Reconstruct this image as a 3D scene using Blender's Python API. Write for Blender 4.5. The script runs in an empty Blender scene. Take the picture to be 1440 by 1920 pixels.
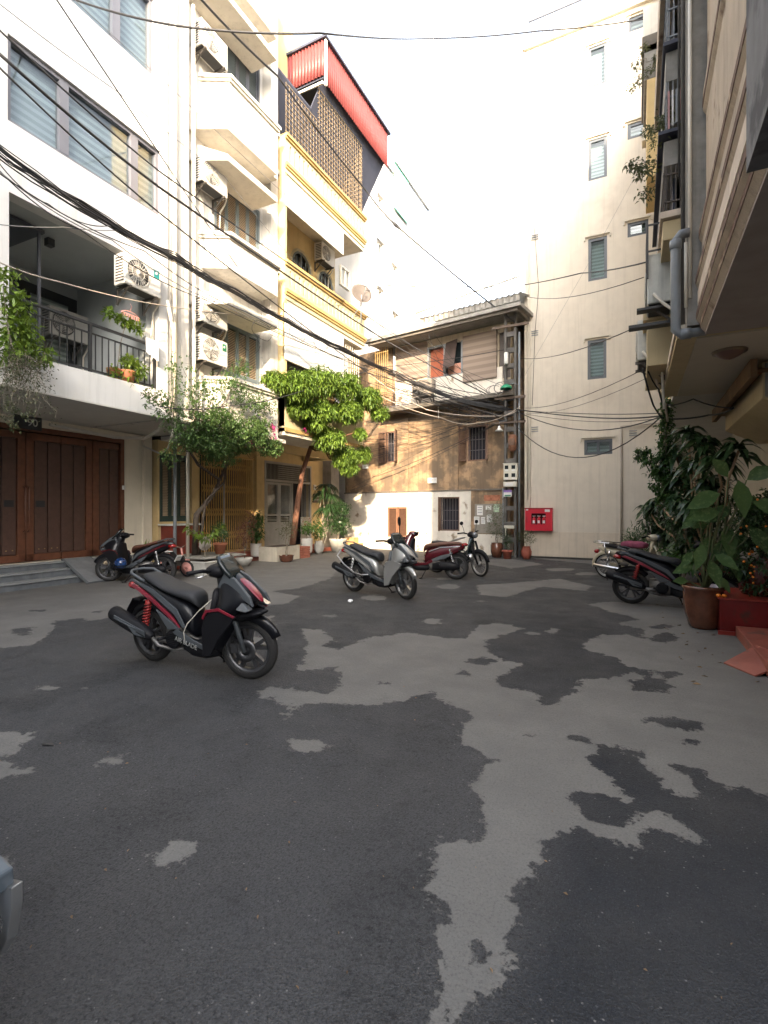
import bpy, bmesh, math, random
from mathutils import Vector, Matrix
import numpy as np
R=math.radians
S=bpy.context.scene
COL=S.collection
random.seed(7)
# ---------------------------------------------------------------- camera, sky, sun, exposure
H=1.55; FL=945.; HOR=957.
TH=math.atan((1195-720)/FL)
cam=bpy.data.objects.new('camera',bpy.data.cameras.new('camera')); COL.objects.link(cam)
cam.location=(0,0,H); cam.rotation_euler=(R(90),0,TH)
cam.data.sensor_fit='HORIZONTAL'; cam.data.sensor_width=36; cam.data.lens=FL/1440*36
cam.data.shift_y=-3/1440; cam.data.clip_end=500; cam.data.clip_start=.05
S.camera=cam
SUN_L=Vector((-1,2.1,-.88)).normalized()
ELEV=math.asin(-SUN_L.z)
w=bpy.data.worlds.new('World'); S.world=w; w.use_nodes=True
nt=w.node_tree; bg=nt.nodes['Background']
sky=nt.nodes.new('ShaderNodeTexSky'); sky.sky_type='NISHITA'; sky.sun_disc=False
sky.sun_elevation=ELEV; sky.sun_rotation=math.atan2(-SUN_L.x,-SUN_L.y)
sky.air_density=1.0; sky.dust_density=4.0; sky.ozone_density=1.0
hs=nt.nodes.new('ShaderNodeHueSaturation'); hs.inputs['Saturation'].default_value=.42; hs.inputs['Value'].default_value=1.0
nt.links.new(sky.outputs[0],hs.inputs['Color']); nt.links.new(hs.outputs[0],bg.inputs['Color']); bg.inputs['Strength'].default_value=.15
sl=bpy.data.lights.new('sun','SUN'); sl.energy=2.0; sl.angle=R(.6); sl.color=(1,.77,.52)
sun=bpy.data.objects.new('sun',sl); COL.objects.link(sun)
sun.rotation_euler=SUN_L.to_track_quat('-Z','Y').to_euler()
S.view_settings.view_transform='Standard'; S.view_settings.look='None'
S.view_settings.exposure=2.92; S.view_settings.gamma=1
# ---------------------------------------------------------------- pixel -> point on a real plane of the place
def ray(px,py):
    a=(px-720)/FL; s,c=math.sin(TH),math.cos(TH)
    return (-s+c*a, c+s*a, (HOR-py)/FL)
def LX(px,py,x=-8.75):
    r=ray(px,py); t=x/r[0]; return Vector((x,r[1]*t,H+r[2]*t))
def YP(px,py,y):
    r=ray(px,py); t=y/r[1]; return Vector((r[0]*t,y,H+r[2]*t))
def G(px,py,z=0):
    r=ray(px,py); t=(z-H)/r[2]; return Vector((r[0]*t,r[1]*t,z))
OA=R(9); OC,OS=math.cos(OA),math.sin(OA)
def OP(px,py,off=0):            # on the old house's front, 'off' metres in front of it
    n=(-OS,-OC); r=ray(px,py)
    t=((-3.85)*n[0]+17.2*n[1]+off)/(r[0]*n[0]+r[1]*n[1]); return Vector((r[0]*t,r[1]*t,H+r[2]*t))
# ---------------------------------------------------------------- materials
MATS={}
PEEL={}
def M(name,col,rough=.75,metal=0,var=.12,scale=3.,bump=0,bscale=60,streak=0,col2=None,c2amt=.5,c2scale=1.2,coat=0,island=0,spec=None,emit=None,trans=0):
    if name in MATS: return MATS[name]
    m=bpy.data.materials.new(name); m.use_nodes=True; n=m.node_tree.nodes; l=m.node_tree.links
    b=n['Principled BSDF']; b.inputs['Roughness'].default_value=rough; b.inputs['Metallic'].default_value=metal
    if coat: b.inputs['Coat Weight'].default_value=coat; b.inputs['Coat Roughness'].default_value=.05
    if spec is not None: b.inputs['Specular IOR Level'].default_value=spec
    if trans: b.inputs['Transmission Weight'].default_value=trans
    tc=n.new('ShaderNodeTexCoord'); co=tc.outputs['Object']
    cur=None
    def mix(fac,a,bb,typ='MIX'):
        x=n.new('ShaderNodeMix'); x.data_type='RGBA'; x.blend_type=typ
        if isinstance(fac,float) or isinstance(fac,int): x.inputs[0].default_value=fac
        else: l.new(fac,x.inputs[0])
        for s,v in ((6,a),(7,bb)):
            if isinstance(v,tuple): x.inputs[s].default_value=(*v[:3],1)
            else: l.new(v,x.inputs[s])
        return x.outputs[2]
    def noise(sc,det=5,vec=None,rough_=.6):
        x=n.new('ShaderNodeTexNoise'); x.inputs['Scale'].default_value=sc; x.inputs['Detail'].default_value=det; x.inputs['Roughness'].default_value=rough_
        l.new(vec or co,x.inputs['Vector']); return x.outputs['Fac']
    def ramp(fac,a,bb):
        x=n.new('ShaderNodeMapRange'); x.inputs[1].default_value=a; x.inputs[2].default_value=bb; l.new(fac,x.inputs[0]); return x.outputs[0]
    dark=tuple(c*(1-var) for c in col); lite=tuple(min(1,c*(1+var)) for c in col)
    cur=mix(ramp(noise(scale),.3,.7),dark,lite)
    if col2: cur=mix(ramp(noise(c2scale,8),.62-c2amt*.3,.72-c2amt*.3),cur,col2)
    if streak:
        mp=n.new('ShaderNodeMapping'); mp.inputs['Scale'].default_value=(5,5,.22); l.new(co,mp.inputs[0])
        f=ramp(noise(1.6,6,mp.outputs[0],.7),.5,.78)
        mu=n.new('ShaderNodeMath'); mu.operation='MULTIPLY'; mu.inputs[1].default_value=streak; l.new(f,mu.inputs[0])
        cur=mix(mu.outputs[0],cur,tuple(c*.35 for c in col))
    if island:
        g=n.new('ShaderNodeNewGeometry'); 
        cur=mix(g.outputs['Random Per Island'],cur,tuple(min(1,c*k) for c,k in zip(col,island)))
    l.new(cur,b.inputs['Base Color'])
    if bump:
        bp=n.new('ShaderNodeBump'); bp.inputs['Strength'].default_value=bump; bp.inputs['Distance'].default_value=.01
        l.new(noise(bscale,4),bp.inputs['Height']); l.new(bp.outputs[0],b.inputs['Normal'])
    if emit: b.inputs['Emission Color'].default_value=(*emit,1); b.inputs['Emission Strength'].default_value=1
    MATS[name]=m; return m
def leafmat(name,col,k=(1.9,1.5,1.0),rough=.5,**kw):
    m=M(name,col,rough,var=.25,scale=2,island=k,**kw)
    b=m.node_tree.nodes['Principled BSDF']; out=m.node_tree.nodes['Material Output']
    t=m.node_tree.nodes.new('ShaderNodeBsdfTranslucent'); mx=m.node_tree.nodes.new('ShaderNodeMixShader'); mx.inputs[0].default_value=.3
    m.node_tree.links.new(b.inputs['Base Color'].links[0].from_socket,t.inputs['Color'])
    m.node_tree.links.new(b.outputs[0],mx.inputs[1]); m.node_tree.links.new(t.outputs[0],mx.inputs[2]); m.node_tree.links.new(mx.outputs[0],out.inputs[0])
    return m
def glassmat(name,tint=(.02,.03,.035),fac=.25):
    m=bpy.data.materials.new(name); m.use_nodes=True; n=m.node_tree.nodes; l=m.node_tree.links
    n.remove(n['Principled BSDF']); tr=n.new('ShaderNodeBsdfTransparent'); tr.inputs[0].default_value=(.85,.9,.9,1)
    gl=n.new('ShaderNodeBsdfGlossy'); gl.inputs['Roughness'].default_value=.03; fr=n.new('ShaderNodeLayerWeight'); fr.inputs['Blend'].default_value=.5
    pw=n.new('ShaderNodeMath'); pw.operation='POWER'; pw.inputs[1].default_value=3; l.new(fr.outputs['Facing'],pw.inputs[0])
    mr=n.new('ShaderNodeMapRange'); mr.inputs[3].default_value=.05; mr.inputs[4].default_value=.8; l.new(pw.outputs[0],mr.inputs[0])
    mx=n.new('ShaderNodeMixShader'); l.new(mr.outputs[0],mx.inputs[0]); l.new(tr.outputs[0],mx.inputs[1]); l.new(gl.outputs[0],mx.inputs[2]); l.new(mx.outputs[0],n['Material Output'].inputs[0])
    return m
# ---------------------------------------------------------------- mesh builder
def rootloc(o):
    while o.parent: o=o.parent
    return o
class MB:
    def __init__(s): s.v=[]; s.f=[]; s.sm=[]
    def add(s,vs,fs,sm=False):
        b=len(s.v); s.v+= [tuple(v) for v in vs]; s.f+= [tuple(i+b for i in f) for f in fs]; s.sm+=[sm]*len(fs); return s
    def box(s,x0,x1,y0,y1,z0,z1):
        if x1<x0:x0,x1=x1,x0
        if y1<y0:y0,y1=y1,y0
        if z1<z0:z0,z1=z1,z0
        return s.add([(x0,y0,z0),(x1,y0,z0),(x1,y1,z0),(x0,y1,z0),(x0,y0,z1),(x1,y0,z1),(x1,y1,z1),(x0,y1,z1)],
          [(3,2,1,0),(4,5,6,7),(0,1,5,4),(1,2,6,5),(2,3,7,6),(3,0,4,7)])
    def obox(s,c,ax,ay,az):     # centre and three half-axis vectors
        c=Vector(c);ax=Vector(ax);ay=Vector(ay);az=Vector(az)
        vs=[c+a*ax+b*ay+d*az for d in(-1,1) for (a,b) in((-1,-1),(1,-1),(1,1),(-1,1))]
        return s.add(vs,[(3,2,1,0),(4,5,6,7),(0,1,5,4),(1,2,6,5),(2,3,7,6),(3,0,4,7)])
    def tube(s,pts,r,n=6,cap=True,sm=True):
        pts=[Vector(p) for p in pts]
        rs=r if isinstance(r,(list,tuple)) else [r]*len(pts)
        vs=[];prev=None
        for i,p in enumerate(pts):
            a=pts[min(i+1,len(pts)-1)]-pts[max(i-1,0)]
            if a.length<1e-9:a=Vector((0,0,1))
            a.normalize()
            if prev is None:
                u=a.cross(Vector((0,0,1)) if abs(a.z)<.9 else Vector((1,0,0))).normalized()
            else:
                u=(prev-a*prev.dot(a)); u=u.normalized() if u.length>1e-6 else prev
            prev=u; vv=a.cross(u)
            for k in range(n):
                t=2*math.pi*k/n; vs.append(p+(u*math.cos(t)+vv*math.sin(t))*rs[i])
        fs=[]
        for i in range(len(pts)-1):
            for k in range(n): fs.append((i*n+k,i*n+(k+1)%n,(i+1)*n+(k+1)%n,(i+1)*n+k))
        s.add(vs,fs,sm)
        if cap and n>2:
            b=len(s.v)-len(vs); m=len(vs)
            s.f+=[tuple(b+k for k in range(n))[::-1],tuple(b+m-n+k for k in range(n))]; s.sm+=[False,False]
        return s
    def cyl(s,p0,p1,r,n=12,r1=None,sm=True): return s.tube([p0,p1],[r,r if r1 is None else r1],n,True,sm)
    def prism(s,poly,axis,a0,a1):  # poly in the other two coordinates, in xyz order
        def p3(u,v,a): return {'x':(a,u,v),'y':(u,a,v),'z':(u,v,a)}[axis]
        n=len(poly); vs=[p3(u,v,a0) for u,v in poly]+[p3(u,v,a1) for u,v in poly]
        return s.add(vs,[tuple(range(n))[::-1],tuple(range(n,2*n))]+[(i,(i+1)%n,n+(i+1)%n,n+i) for i in range(n)])
    def loft(s,rings,closed_ring=True,cap=True,sm=True):
        n=len(rings[0]); vs=[v for r in rings for v in r]; fs=[]
        for i in range(len(rings)-1):
            for k in range(n if closed_ring else n-1): fs.append((i*n+k,i*n+(k+1)%n,(i+1)*n+(k+1)%n,(i+1)*n+k))
        s.add(vs,fs,sm)
        if cap and closed_ring:
            b=len(s.v)-len(vs); m=len(vs)
            s.f+=[tuple(b+k for k in range(n))[::-1],tuple(b+m-n+k for k in range(n))]; s.sm+=[sm,sm]
        return s
    def lathe(s,prof,c=(0,0,0),n=20,axis='z',sm=True):   # prof: (r,h)
        rings=[]
        for r,h in prof:
            ring=[]
            for k in range(n):
                t=2*math.pi*k/n;a,b=r*math.cos(t),r*math.sin(t)
                ring.append(Vector(c)+Vector({'z':(a,b,h),'y':(a,h,b),'x':(h,a,b)}[axis]))
            rings.append(ring)
        cl=abs(prof[0][0]-prof[-1][0])+abs(prof[0][1]-prof[-1][1])<1e-6
        return s.loft(rings,sm=sm,cap=not cl)
    def xform(s,mt,i0=0):
        for i in range(i0,len(s.v)): s.v[i]=tuple(mt@Vector(s.v[i]))
        return s
    def build(s,name,mat,parent=None,local=False,bevel=0,subd=0,sharp=True):
        me=bpy.data.meshes.new(name)
        off=Vector((0,0,0))
        if parent is not None and not local: off=rootloc(parent).location.copy()
        me.from_pydata([(v[0]-off.x,v[1]-off.y,v[2]-off.z) for v in s.v],[],s.f)
        bm=bmesh.new(); bm.from_mesh(me)
        bmesh.ops.recalc_face_normals(bm,faces=bm.faces[:]); bm.to_mesh(me); bm.free()
        if len(me.polygons)==len(s.sm):
            me.polygons.foreach_set('use_smooth',s.sm)
        me.materials.append(mat); o=bpy.data.objects.new(name,me); COL.objects.link(o)
        if parent is not None: o.parent=parent
        if bevel:
            m=o.modifiers.new('b','BEVEL'); m.width=bevel; m.segments=2; m.limit_method='ANGLE'; m.angle_limit=R(40)
        if subd:
            m=o.modifiers.new('s','SUBSURF'); m.levels=subd; m.render_levels=subd
        return o
def tag(o,label=None,cat=None,group=None,kind=None):
    if label:o['label']=label
    if cat:o['category']=cat
    if group:o['group']=group
    if kind:o['kind']=kind
    return o
def thing(name,label,cat,loc=(0,0,0),rotz=0,group=None):
    o=bpy.data.objects.new(name,None); COL.objects.link(o); o.location=loc; o.rotation_euler=(0,0,rotz); o.empty_display_size=.2
    return tag(o,label,cat,group)
KIDS={}
def copy_tree(o,loc=None,rotz=None,label=None,parent=None):
    c=o.copy(); COL.objects.link(c)
    if parent is not None: c.parent=parent
    if loc is not None:c.location=loc
    if rotz is not None:c.rotation_euler=(0,0,rotz)
    if label:c['label']=label
    for ch in [x for x in bpy.data.objects if x.parent==o]: copy_tree(ch,parent=c)
    return c
def ell(cx,cy,cz,rx,ry,rz,n=10,m=7):
    """rings of an ellipsoid"""
    rings=[]
    for i in range(m+1):
        t=-math.pi/2+math.pi*i/m; t=max(-1.54,min(1.54,t))
        rings.append([(cx+rx*math.cos(t)*math.cos(2*math.pi*k/n),cy+ry*math.cos(t)*math.sin(2*math.pi*k/n),cz+rz*math.sin(t)) for k in range(n)])
    return rings
def ringx(x,z0,z1,hw,e=2.6,n=14,yc=0):
    """superellipse ring in the YZ plane at x"""
    out=[];zc=(z0+z1)/2;hh=(z1-z0)/2
    for k in range(n):
        t=2*math.pi*k/n; c,s_=math.cos(t),math.sin(t)
        out.append((x,yc+hw*math.copysign(abs(c)**(2/e),c),zc+hh*math.copysign(abs(s_)**(2/e),s_)))
    return out
def ringz(z,x0,x1,hw,e=2.6,n=14,yc=0):
    out=[];xc=(x0+x1)/2;hh=(x1-x0)/2
    for k in range(n):
        t=2*math.pi*k/n; c,s_=math.cos(t),math.sin(t)
        out.append((xc+hh*math.copysign(abs(c)**(2/e),c),yc+hw*math.copysign(abs(s_)**(2/e),s_),z))
    return out
# ---------------------------------------------------------------- ground with worn patches (signed distances to the real patch outlines)
L1=[(567,1177),(603,1181),(630,1200),(603,1212),(640,1219),(687,1195),(767,1187),(827,1195),(873,1197),(893,1173),(940,1168),(987,1180),(947,1190),(907,1200),(917,1223),(940,1237),(973,1243),(950,1263),(927,1275),(947,1290),(993,1297),(1030,1323),(1067,1307),(1097,1273),(1147,1270),(1187,1259),(1220,1270),(1223,1257),(1180,1250),(1153,1233),(1113,1223),(1090,1203),(1127,1190),(1180,1190),(1213,1200),(1200,1180),(1147,1167),(1200,1163),(1147,1147),(1100,1133),(1147,1128),(1280,1140),(1347,1150),(1500,1190),(1560,1400),(1500,1530),(1440,1496),(1387,1474),(1367,1482),(1323,1462),(1309,1443),(1255,1430),(1294,1465),(1328,1501),(1289,1501),(1246,1477),(1221,1443),(1212,1416),(1168,1403),(1129,1404),(1105,1423),(1139,1462),(1173,1499),(1143,1489),(1080,1484),(1068,1508),(1090,1530),(1134,1547),(1168,1535),(1212,1528),(1231,1523),(1265,1530),(1306,1562),(1304,1579),(1260,1562),(1221,1554),(1195,1567),(1214,1591),(1182,1608),(1153,1603),(1139,1574),(1100,1559),(1041,1562),(1012,1588),(1003,1632),(978,1661),(973,1710),(968,1759),(968,1817),(905,1861),(866,1919),(850,2050),(790,2050),(808,1909),(832,1798),(825,1700),(803,1661),(810,1584),(832,1569),(896,1574),(908,1535),(881,1477),(925,1428),(900,1413),(866,1394),(862,1360),(883,1347),(863,1330),(820,1310),(807,1297),(773,1310),(713,1323),(567,1320),(540,1333),(500,1307),(480,1297),(507,1287),(547,1290),(613,1300),(637,1287),(630,1250),(560,1257),(577,1213)]
LIGHT=[L1,[(540,1388),(560,1382),(607,1392),(600,1408),(575,1418),(548,1405)],[(298,1592),(320,1577),(340,1588),(360,1585),(352,1605),(318,1625),(305,1612)],
 [(-60,1382),(50,1376),(40,1410),(-60,1425)],[(-60,1430),(45,1425),(50,1450),(-60,1470)],[(-40,1610),(22,1607),(5,1660),(-40,1680)],[(170,1437),(240,1416),(235,1424),(180,1438)],
 [(893,1097),(960,1093),(1050,1085),(1113,1100),(1100,1108),(1013,1100),(950,1120),(900,1115)],[(1383,1345),(1460,1340),(1460,1400),(1400,1375)],
 [(-300,1105),(0,1105),(270,1070),(420,1070),(480,1050),(700,1028),(640,1062),(620,1085),(560,1103),(500,1110),(440,1130),(420,1145),(330,1150),(200,1160),(160,1165),(105,1178),(85,1195),(60,1210),(-300,1240)],
 [(470,1112),(500,1105),(530,1112),(560,1118),(540,1132),(505,1135)],[(470,1160),(512,1155),(508,1172),(480,1180)],[(985,1045),(1300,1060),(1300,1075),(1050,1052)],[(870,1050),(960,1048),(1020,1058),(960,1066)],
 [(530,1337),(541,1338),(536,1350)],[(380,1200),(440,1195),(520,1195),(510,1212),(400,1215)]]
for cx,cy,rx,ry in [(88,1291,18,5),(840,1100,22,5),(1036,1184,14,5),(998,1187,16,4),(812,1165,17,6),(700,1121,24,5),(1050,1068,30,3),(1100,1076,24,3),(620,1155,16,2.5),(160,1290,6,2),(830,1085,16,2),(900,1128,12,2)]:
    LIGHT.append([(cx+rx*math.cos(t*.785),cy+ry*math.sin(t*.785)) for t in range(8)])
DARK=[[(1205,1345),(1260,1345),(1312,1355),(1305,1372),(1250,1362),(1210,1354)],[(100,1165),(160,1160),(150,1174),(110,1176)],[(20,1180),(60,1176),(56,1190),(24,1192)],[(470,1118),(500,1113),(490,1122)]]
for cx,cy,rx,ry in [(1245,1196,28,10),(1257,1266,17,6),(1217,1286,38,13),(905,1240,35,7),(870,1262,12,5),(717,1283,9,3),(1240,1175,22,4),(182,1147,12,2),(70,1145,14,2),(1080,1385,14,3),(900,1790,7,22),(1300,1395,12,4),(990,1380,10,3)]:
    DARK.append([(cx+rx*math.cos(t*.785),cy+ry*math.sin(t*.785)) for t in range(8)])
def gpoly(P): return np.array([tuple(G(x,y)[:2]) for x,y in P])
def sdf(pts,poly):
    d=np.full(len(pts),1e9); ins=np.zeros(len(pts),bool)
    for i in range(len(poly)):
        a=poly[i];b=poly[(i+1)%len(poly)];e=b-a;wv=pts-a
        t=np.clip((wv@e)/max(e@e,1e-12),0,1); q=wv-t[:,None]*e; d=np.minimum(d,(q**2).sum(1))
        c=((a[1]>pts[:,1])!=(b[1]>pts[:,1])); dy=(b[1]-a[1]) if abs(b[1]-a[1])>1e-12 else 1e-12
        xx=(b[0]-a[0])*(pts[:,1]-a[1])/dy+a[0]; ins^=(c&(pts[:,0]<xx))
    d=np.sqrt(d); return np.where(ins,d,-d)
gx=np.concatenate([np.array([-80,-40,-25]),np.arange(-16,-6,.10),np.arange(-6,3.01,.05),np.array([8,30,80])])
gy=np.concatenate([np.array([-80,-30,-8,-2]),np.arange(.3,7,.04),np.arange(7,19.5,.08),np.array([24,50,120])])
nx,ny=len(gx),len(gy)
PX,PY=np.meshgrid(gx,gy); pts=np.stack([PX.ravel(),PY.ravel()],1)
val=np.full(len(pts),-1.)
for P in LIGHT: val=np.maximum(val,np.clip(sdf(pts,gpoly(P)),-1,1))
for P in DARK: val=np.minimum(val,np.clip(-sdf(pts,gpoly(P)),-1,1))
me=bpy.data.meshes.new('ground')
fs=[(j*nx+i,j*nx+i+1,(j+1)*nx+i+1,(j+1)*nx+i) for j in range(ny-1) for i in range(nx-1)]
me.from_pydata([(float(a),float(b),0.) for a,b in pts],[],fs)
FR=[(860,2100),(900,1850),(985,1700),(1005,1600),(1040,1500),(1060,1420),(1150,1370),(1500,1300),(1900,1500),(1900,2100)]
FR2=[(880,1230),(980,1150),(1120,1160),(1260,1250),(1240,1300),(1100,1300),(1040,1330),(940,1300)]
fv=np.maximum(np.clip(sdf(pts,gpoly(FR))*4+.3,0,1),np.clip(sdf(pts,gpoly(FR2))*2.5+.2,0,.62))
at2=me.attributes.new('fresh','FLOAT','POINT'); at2.data.foreach_set('value',fv.astype(np.float32))
at=me.attributes.new('patch','FLOAT','POINT'); at.data.foreach_set('value',val.astype(np.float32))
ground=bpy.data.objects.new('ground',me); COL.objects.link(ground); tag(ground,kind='structure')
gm=bpy.data.materials.new('asphalt'); gm.use_nodes=True; n=gm.node_tree.nodes; l=gm.node_tree.links; b=n['Principled BSDF']
tc=n.new('ShaderNodeNewGeometry').outputs['Position']
def gn(sc,det=6,ro=.65):
    x=n.new('ShaderNodeTexNoise'); x.inputs['Scale'].default_value=sc; x.inputs['Detail'].default_value=det; x.inputs['Roughness'].default_value=ro; l.new(tc,x.inputs['Vector']); return x.outputs['Fac']
def gmath(op,a,bb):
    x=n.new('ShaderNodeMath'); x.operation=op
    for i,v in enumerate((a,bb)):
        if isinstance(v,(int,float)): x.inputs[i].default_value=v
        else: l.new(v,x.inputs[i])
    return x.outputs[0]
def gr(f,a,bb,c=0,d=1):
    x=n.new('ShaderNodeMapRange'); l.new(f,x.inputs[0])
    for i,v in enumerate((a,bb,c,d)): x.inputs[i+1].default_value=v
    return x.outputs[0]
def gmix(f,a,bb):
    x=n.new('ShaderNodeMix'); x.data_type='RGBA'
    if isinstance(f,(int,float)): x.inputs[0].default_value=f
    else: l.new(f,x.inputs[0])
    for s_,v in ((6,a),(7,bb)):
        if isinstance(v,tuple): x.inputs[s_].default_value=(*v,1)
        else: l.new(v,x.inputs[s_])
    return x.outputs[2]
an=n.new('ShaderNodeAttribute'); an.attribute_name='patch'
edge=gmath('ADD',an.outputs['Fac'],gmath('ADD',gr(gn(7,9,.74),.3,.7,-.085,.085),gr(gn(2.2,3),.3,.7,-.035,.035)))
mask=gr(edge,-.006,.010)
sep=n.new('ShaderNodeSeparateXYZ'); l.new(tc,sep.inputs[0])
# newer, darker asphalt lies to the near right; older, greyer asphalt to the left
fresh=gr(gmath('ADD',gmath('SUBTRACT',gmath('MULTIPLY',sep.outputs[0],.5),gmath('MULTIPLY',sep.outputs[1],.32)),gr(gn(.6,4),.3,.7,-.5,.5)),-1.9,-.2)
an2=n.new('ShaderNodeAttribute'); an2.attribute_name='fresh'; fresh=an2.outputs['Fac']
dk=gmix(fresh,(.062,.0625,.065),(.0185,.0215,.027))
dk=gmix(gr(gn(1.3,7),.45,.7,0,.45),dk,(.040,.040,.040))
dk=gmix(gr(gn(26,5),.56,.72,0,.75),dk,(.013,.013,.014))
clus=gr(gn(1.9,5,.6),.50,.62)
dk=gmix(gmath('MULTIPLY',clus,gr(gn(32,5,.8),.52,.60)),dk,(.012,.012,.013))
dk=gmix(gmath('MULTIPLY',clus,.3),dk,(.02,.021,.022))
dk=gmix(gr(gn(.45,3),.50,.66,0,.35),dk,(.085,.082,.078))
lt=gmix(gr(gn(1.1,6),.3,.7),(.118,.114,.108),(.155,.150,.141))
lt=gmix(gr(gn(2.3,9,.8),.60,.72,0,.55),lt,(.062,.060,.057))
lt=gmix(gr(gn(30,6),.64,.74,0,.6),lt,(.05,.05,.048))
base=gmix(mask,dk,lt)
vo=n.new('ShaderNodeTexVoronoi'); vo.inputs['Scale'].default_value=26; l.new(tc,vo.inputs['Vector'])
vsp=n.new('ShaderNodeSeparateColor'); l.new(vo.outputs['Color'],vsp.inputs[0])
sp=gmath('MULTIPLY',gr(vo.outputs['Distance'],.12,.08),gr(vsp.outputs[0],.55,.60))
sp=gmath('MULTIPLY',sp,gr(mask,0,1,.75,.12))
base=gmix(sp,base,(.26,.25,.24))
vo2=n.new('ShaderNodeTexVoronoi'); vo2.inputs['Scale'].default_value=130; l.new(tc,vo2.inputs['Vector'])
base=gmix(gmath('MULTIPLY',gr(vo2.outputs['Color'],.2,.9,0,.5),gr(mask,0,1,1,.25)),base,(.018,.018,.02))
far_pale=gmath('MULTIPLY',gr(sep.outputs[1],5.5,10.5),gmath('MULTIPLY',gr(sep.outputs[0],-2.5,-8.5),gr(gn(.9,5),.3,.6,.25,.6)))  # paler, warmer ground towards the far left, broken up by noise
base=gmix(far_pale,base,(.20,.185,.16))
gsp=gn(75,3,.8)
base=gmix(gmath('MULTIPLY',gr(gsp,.52,.62),gr(mask,0,1,.75,.28)),base,(.009,.0095,.011))
base=gmix(gmath('MULTIPLY',gr(gn(110,2,.7),.60,.70),gr(mask,0,1,.5,.2)),base,(.11,.11,.112))
l.new(base,b.inputs['Base Color']); l.new(gr(gn(2,5),.3,.7,.62,.9),b.inputs['Roughness'])
b.inputs['Specular IOR Level'].default_value=.35
bp=n.new('ShaderNodeBump'); bp.inputs['Strength'].default_value=.9; bp.inputs['Distance'].default_value=.006
hh=gmath('ADD',gmath('MULTIPLY',vo2.outputs['Distance'],gr(mask,0,1,1,.2)),gmath('ADD',gn(45,5),gmath('MULTIPLY',mask,.9)))
l.new(hh,bp.inputs['Height']); l.new(bp.outputs[0],b.inputs['Normal'])
me.materials.append(gm)
tag(MB().box(-3.4,4,17.02,17.28,0,.035).build('gutter_edge',M('grimy_gutter',(.035,.034,.03),.95,var=.4,scale=9,bump=.4)),kind='structure')
# ---------------------------------------------------------------- materials of the buildings
white=M('white_paint',(.60,.59,.57),.85,var=.04,streak=.3,bump=.15,col2=(.60,.58,.53),c2amt=.15,c2scale=.8)
whiteB=M('white_paint_weathered',(.56,.535,.49),.85,var=.09,streak=.65,bump=.2)
cream=M('cream_paint',(.66,.60,.48),.85,var=.05,streak=.25,bump=.15)
soffit=M('soffit_paint',(.55,.53,.48),.9,var=.06)
greyint=M('grey_paint',(.36,.38,.38),.85,var=.05)
dframe=M('dark_grey_aluminium',(.07,.075,.09),.4,var=.05)
greyframe=M('grey_aluminium',(.16,.16,.18),.45,var=.05)
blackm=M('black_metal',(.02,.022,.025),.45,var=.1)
bluesh=M('grey_green_wood',(.13,.16,.17),.6,var=.15)
greensh=M('dark_green_wood',(.015,.04,.035),.5,var=.15)
slatm=M('tan_louvre_wood',(.46,.36,.25),.7,var=.15)
yellowp=M('yellow_paint',(.44,.30,.115),.8,var=.07,streak=.2)
yellowl=M('pale_yellow_paint',(.47,.405,.255),.8,var=.07,streak=.2)
ochre=M('ochre_wall_paint',(.58,.44,.22),.85,var=.08,streak=.2)
wood=M('brown_door_wood',(.085,.046,.035),.42,var=.2,scale=9)
wood2=M('reddish_door_wood',(.13,.05,.027),.4,var=.25,scale=9)
greyst=M('grey_stone_steps',(.12,.13,.14),.55,var=.2,scale=6,streak=.3)
pvc=M('white_pvc',(.62,.58,.50),.5,var=.1,streak=.3)
pvcg=M('grey_pvc',(.20,.22,.24),.5,var=.12)
rustm=M('brown_rust',(.2,.09,.05),.8,var=.3,scale=12)
concrete=M('old_concrete',(.26,.25,.23),.9,var=.2,scale=4,bump=.4,streak=.4)
terracotta=M('terracotta',(.36,.13,.07),.75,var=.2,scale=8)
glass=glassmat('window_glass')
darkglass=M('dark_glass',(.015,.02,.022),.08,var=.1)
# blinds: alternate bands, woven into the fabric
def bandmat(name,a,b_,freq,axis=2):
    m=bpy.data.materials.new(name); m.use_nodes=True; n=m.node_tree.nodes; l=m.node_tree.links
    t=n.new('ShaderNodeTexCoord'); s_=n.new('ShaderNodeSeparateXYZ'); l.new(t.outputs['Object'],s_.inputs[0])
    x=n.new('ShaderNodeMath'); x.operation='MULTIPLY'; x.inputs[1].default_value=freq; l.new(s_.outputs[axis],x.inputs[0])
    f=n.new('ShaderNodeMath'); f.operation='FRACT'; l.new(x.outputs[0],f.inputs[0])
    r=n.new('ShaderNodeValToRGB'); r.color_ramp.elements[0].position=.42; r.color_ramp.elements[0].color=(*a,1); r.color_ramp.elements[1].position=.55; r.color_ramp.elements[1].color=(*b_,1)
    l.new(f.outputs[0],r.inputs[0]); l.new(r.outputs[0],n['Principled BSDF'].inputs['Base Color']); n['Principled BSDF'].inputs['Roughness'].default_value=.9
    return m
zebra=bandmat('zebra_blind_fabric',(.36,.37,.39),(.25,.26,.29),7.5)
zebrad=bandmat('zebra_blind_fabric_green',(.32,.36,.34),(.16,.19,.18),9)
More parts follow.
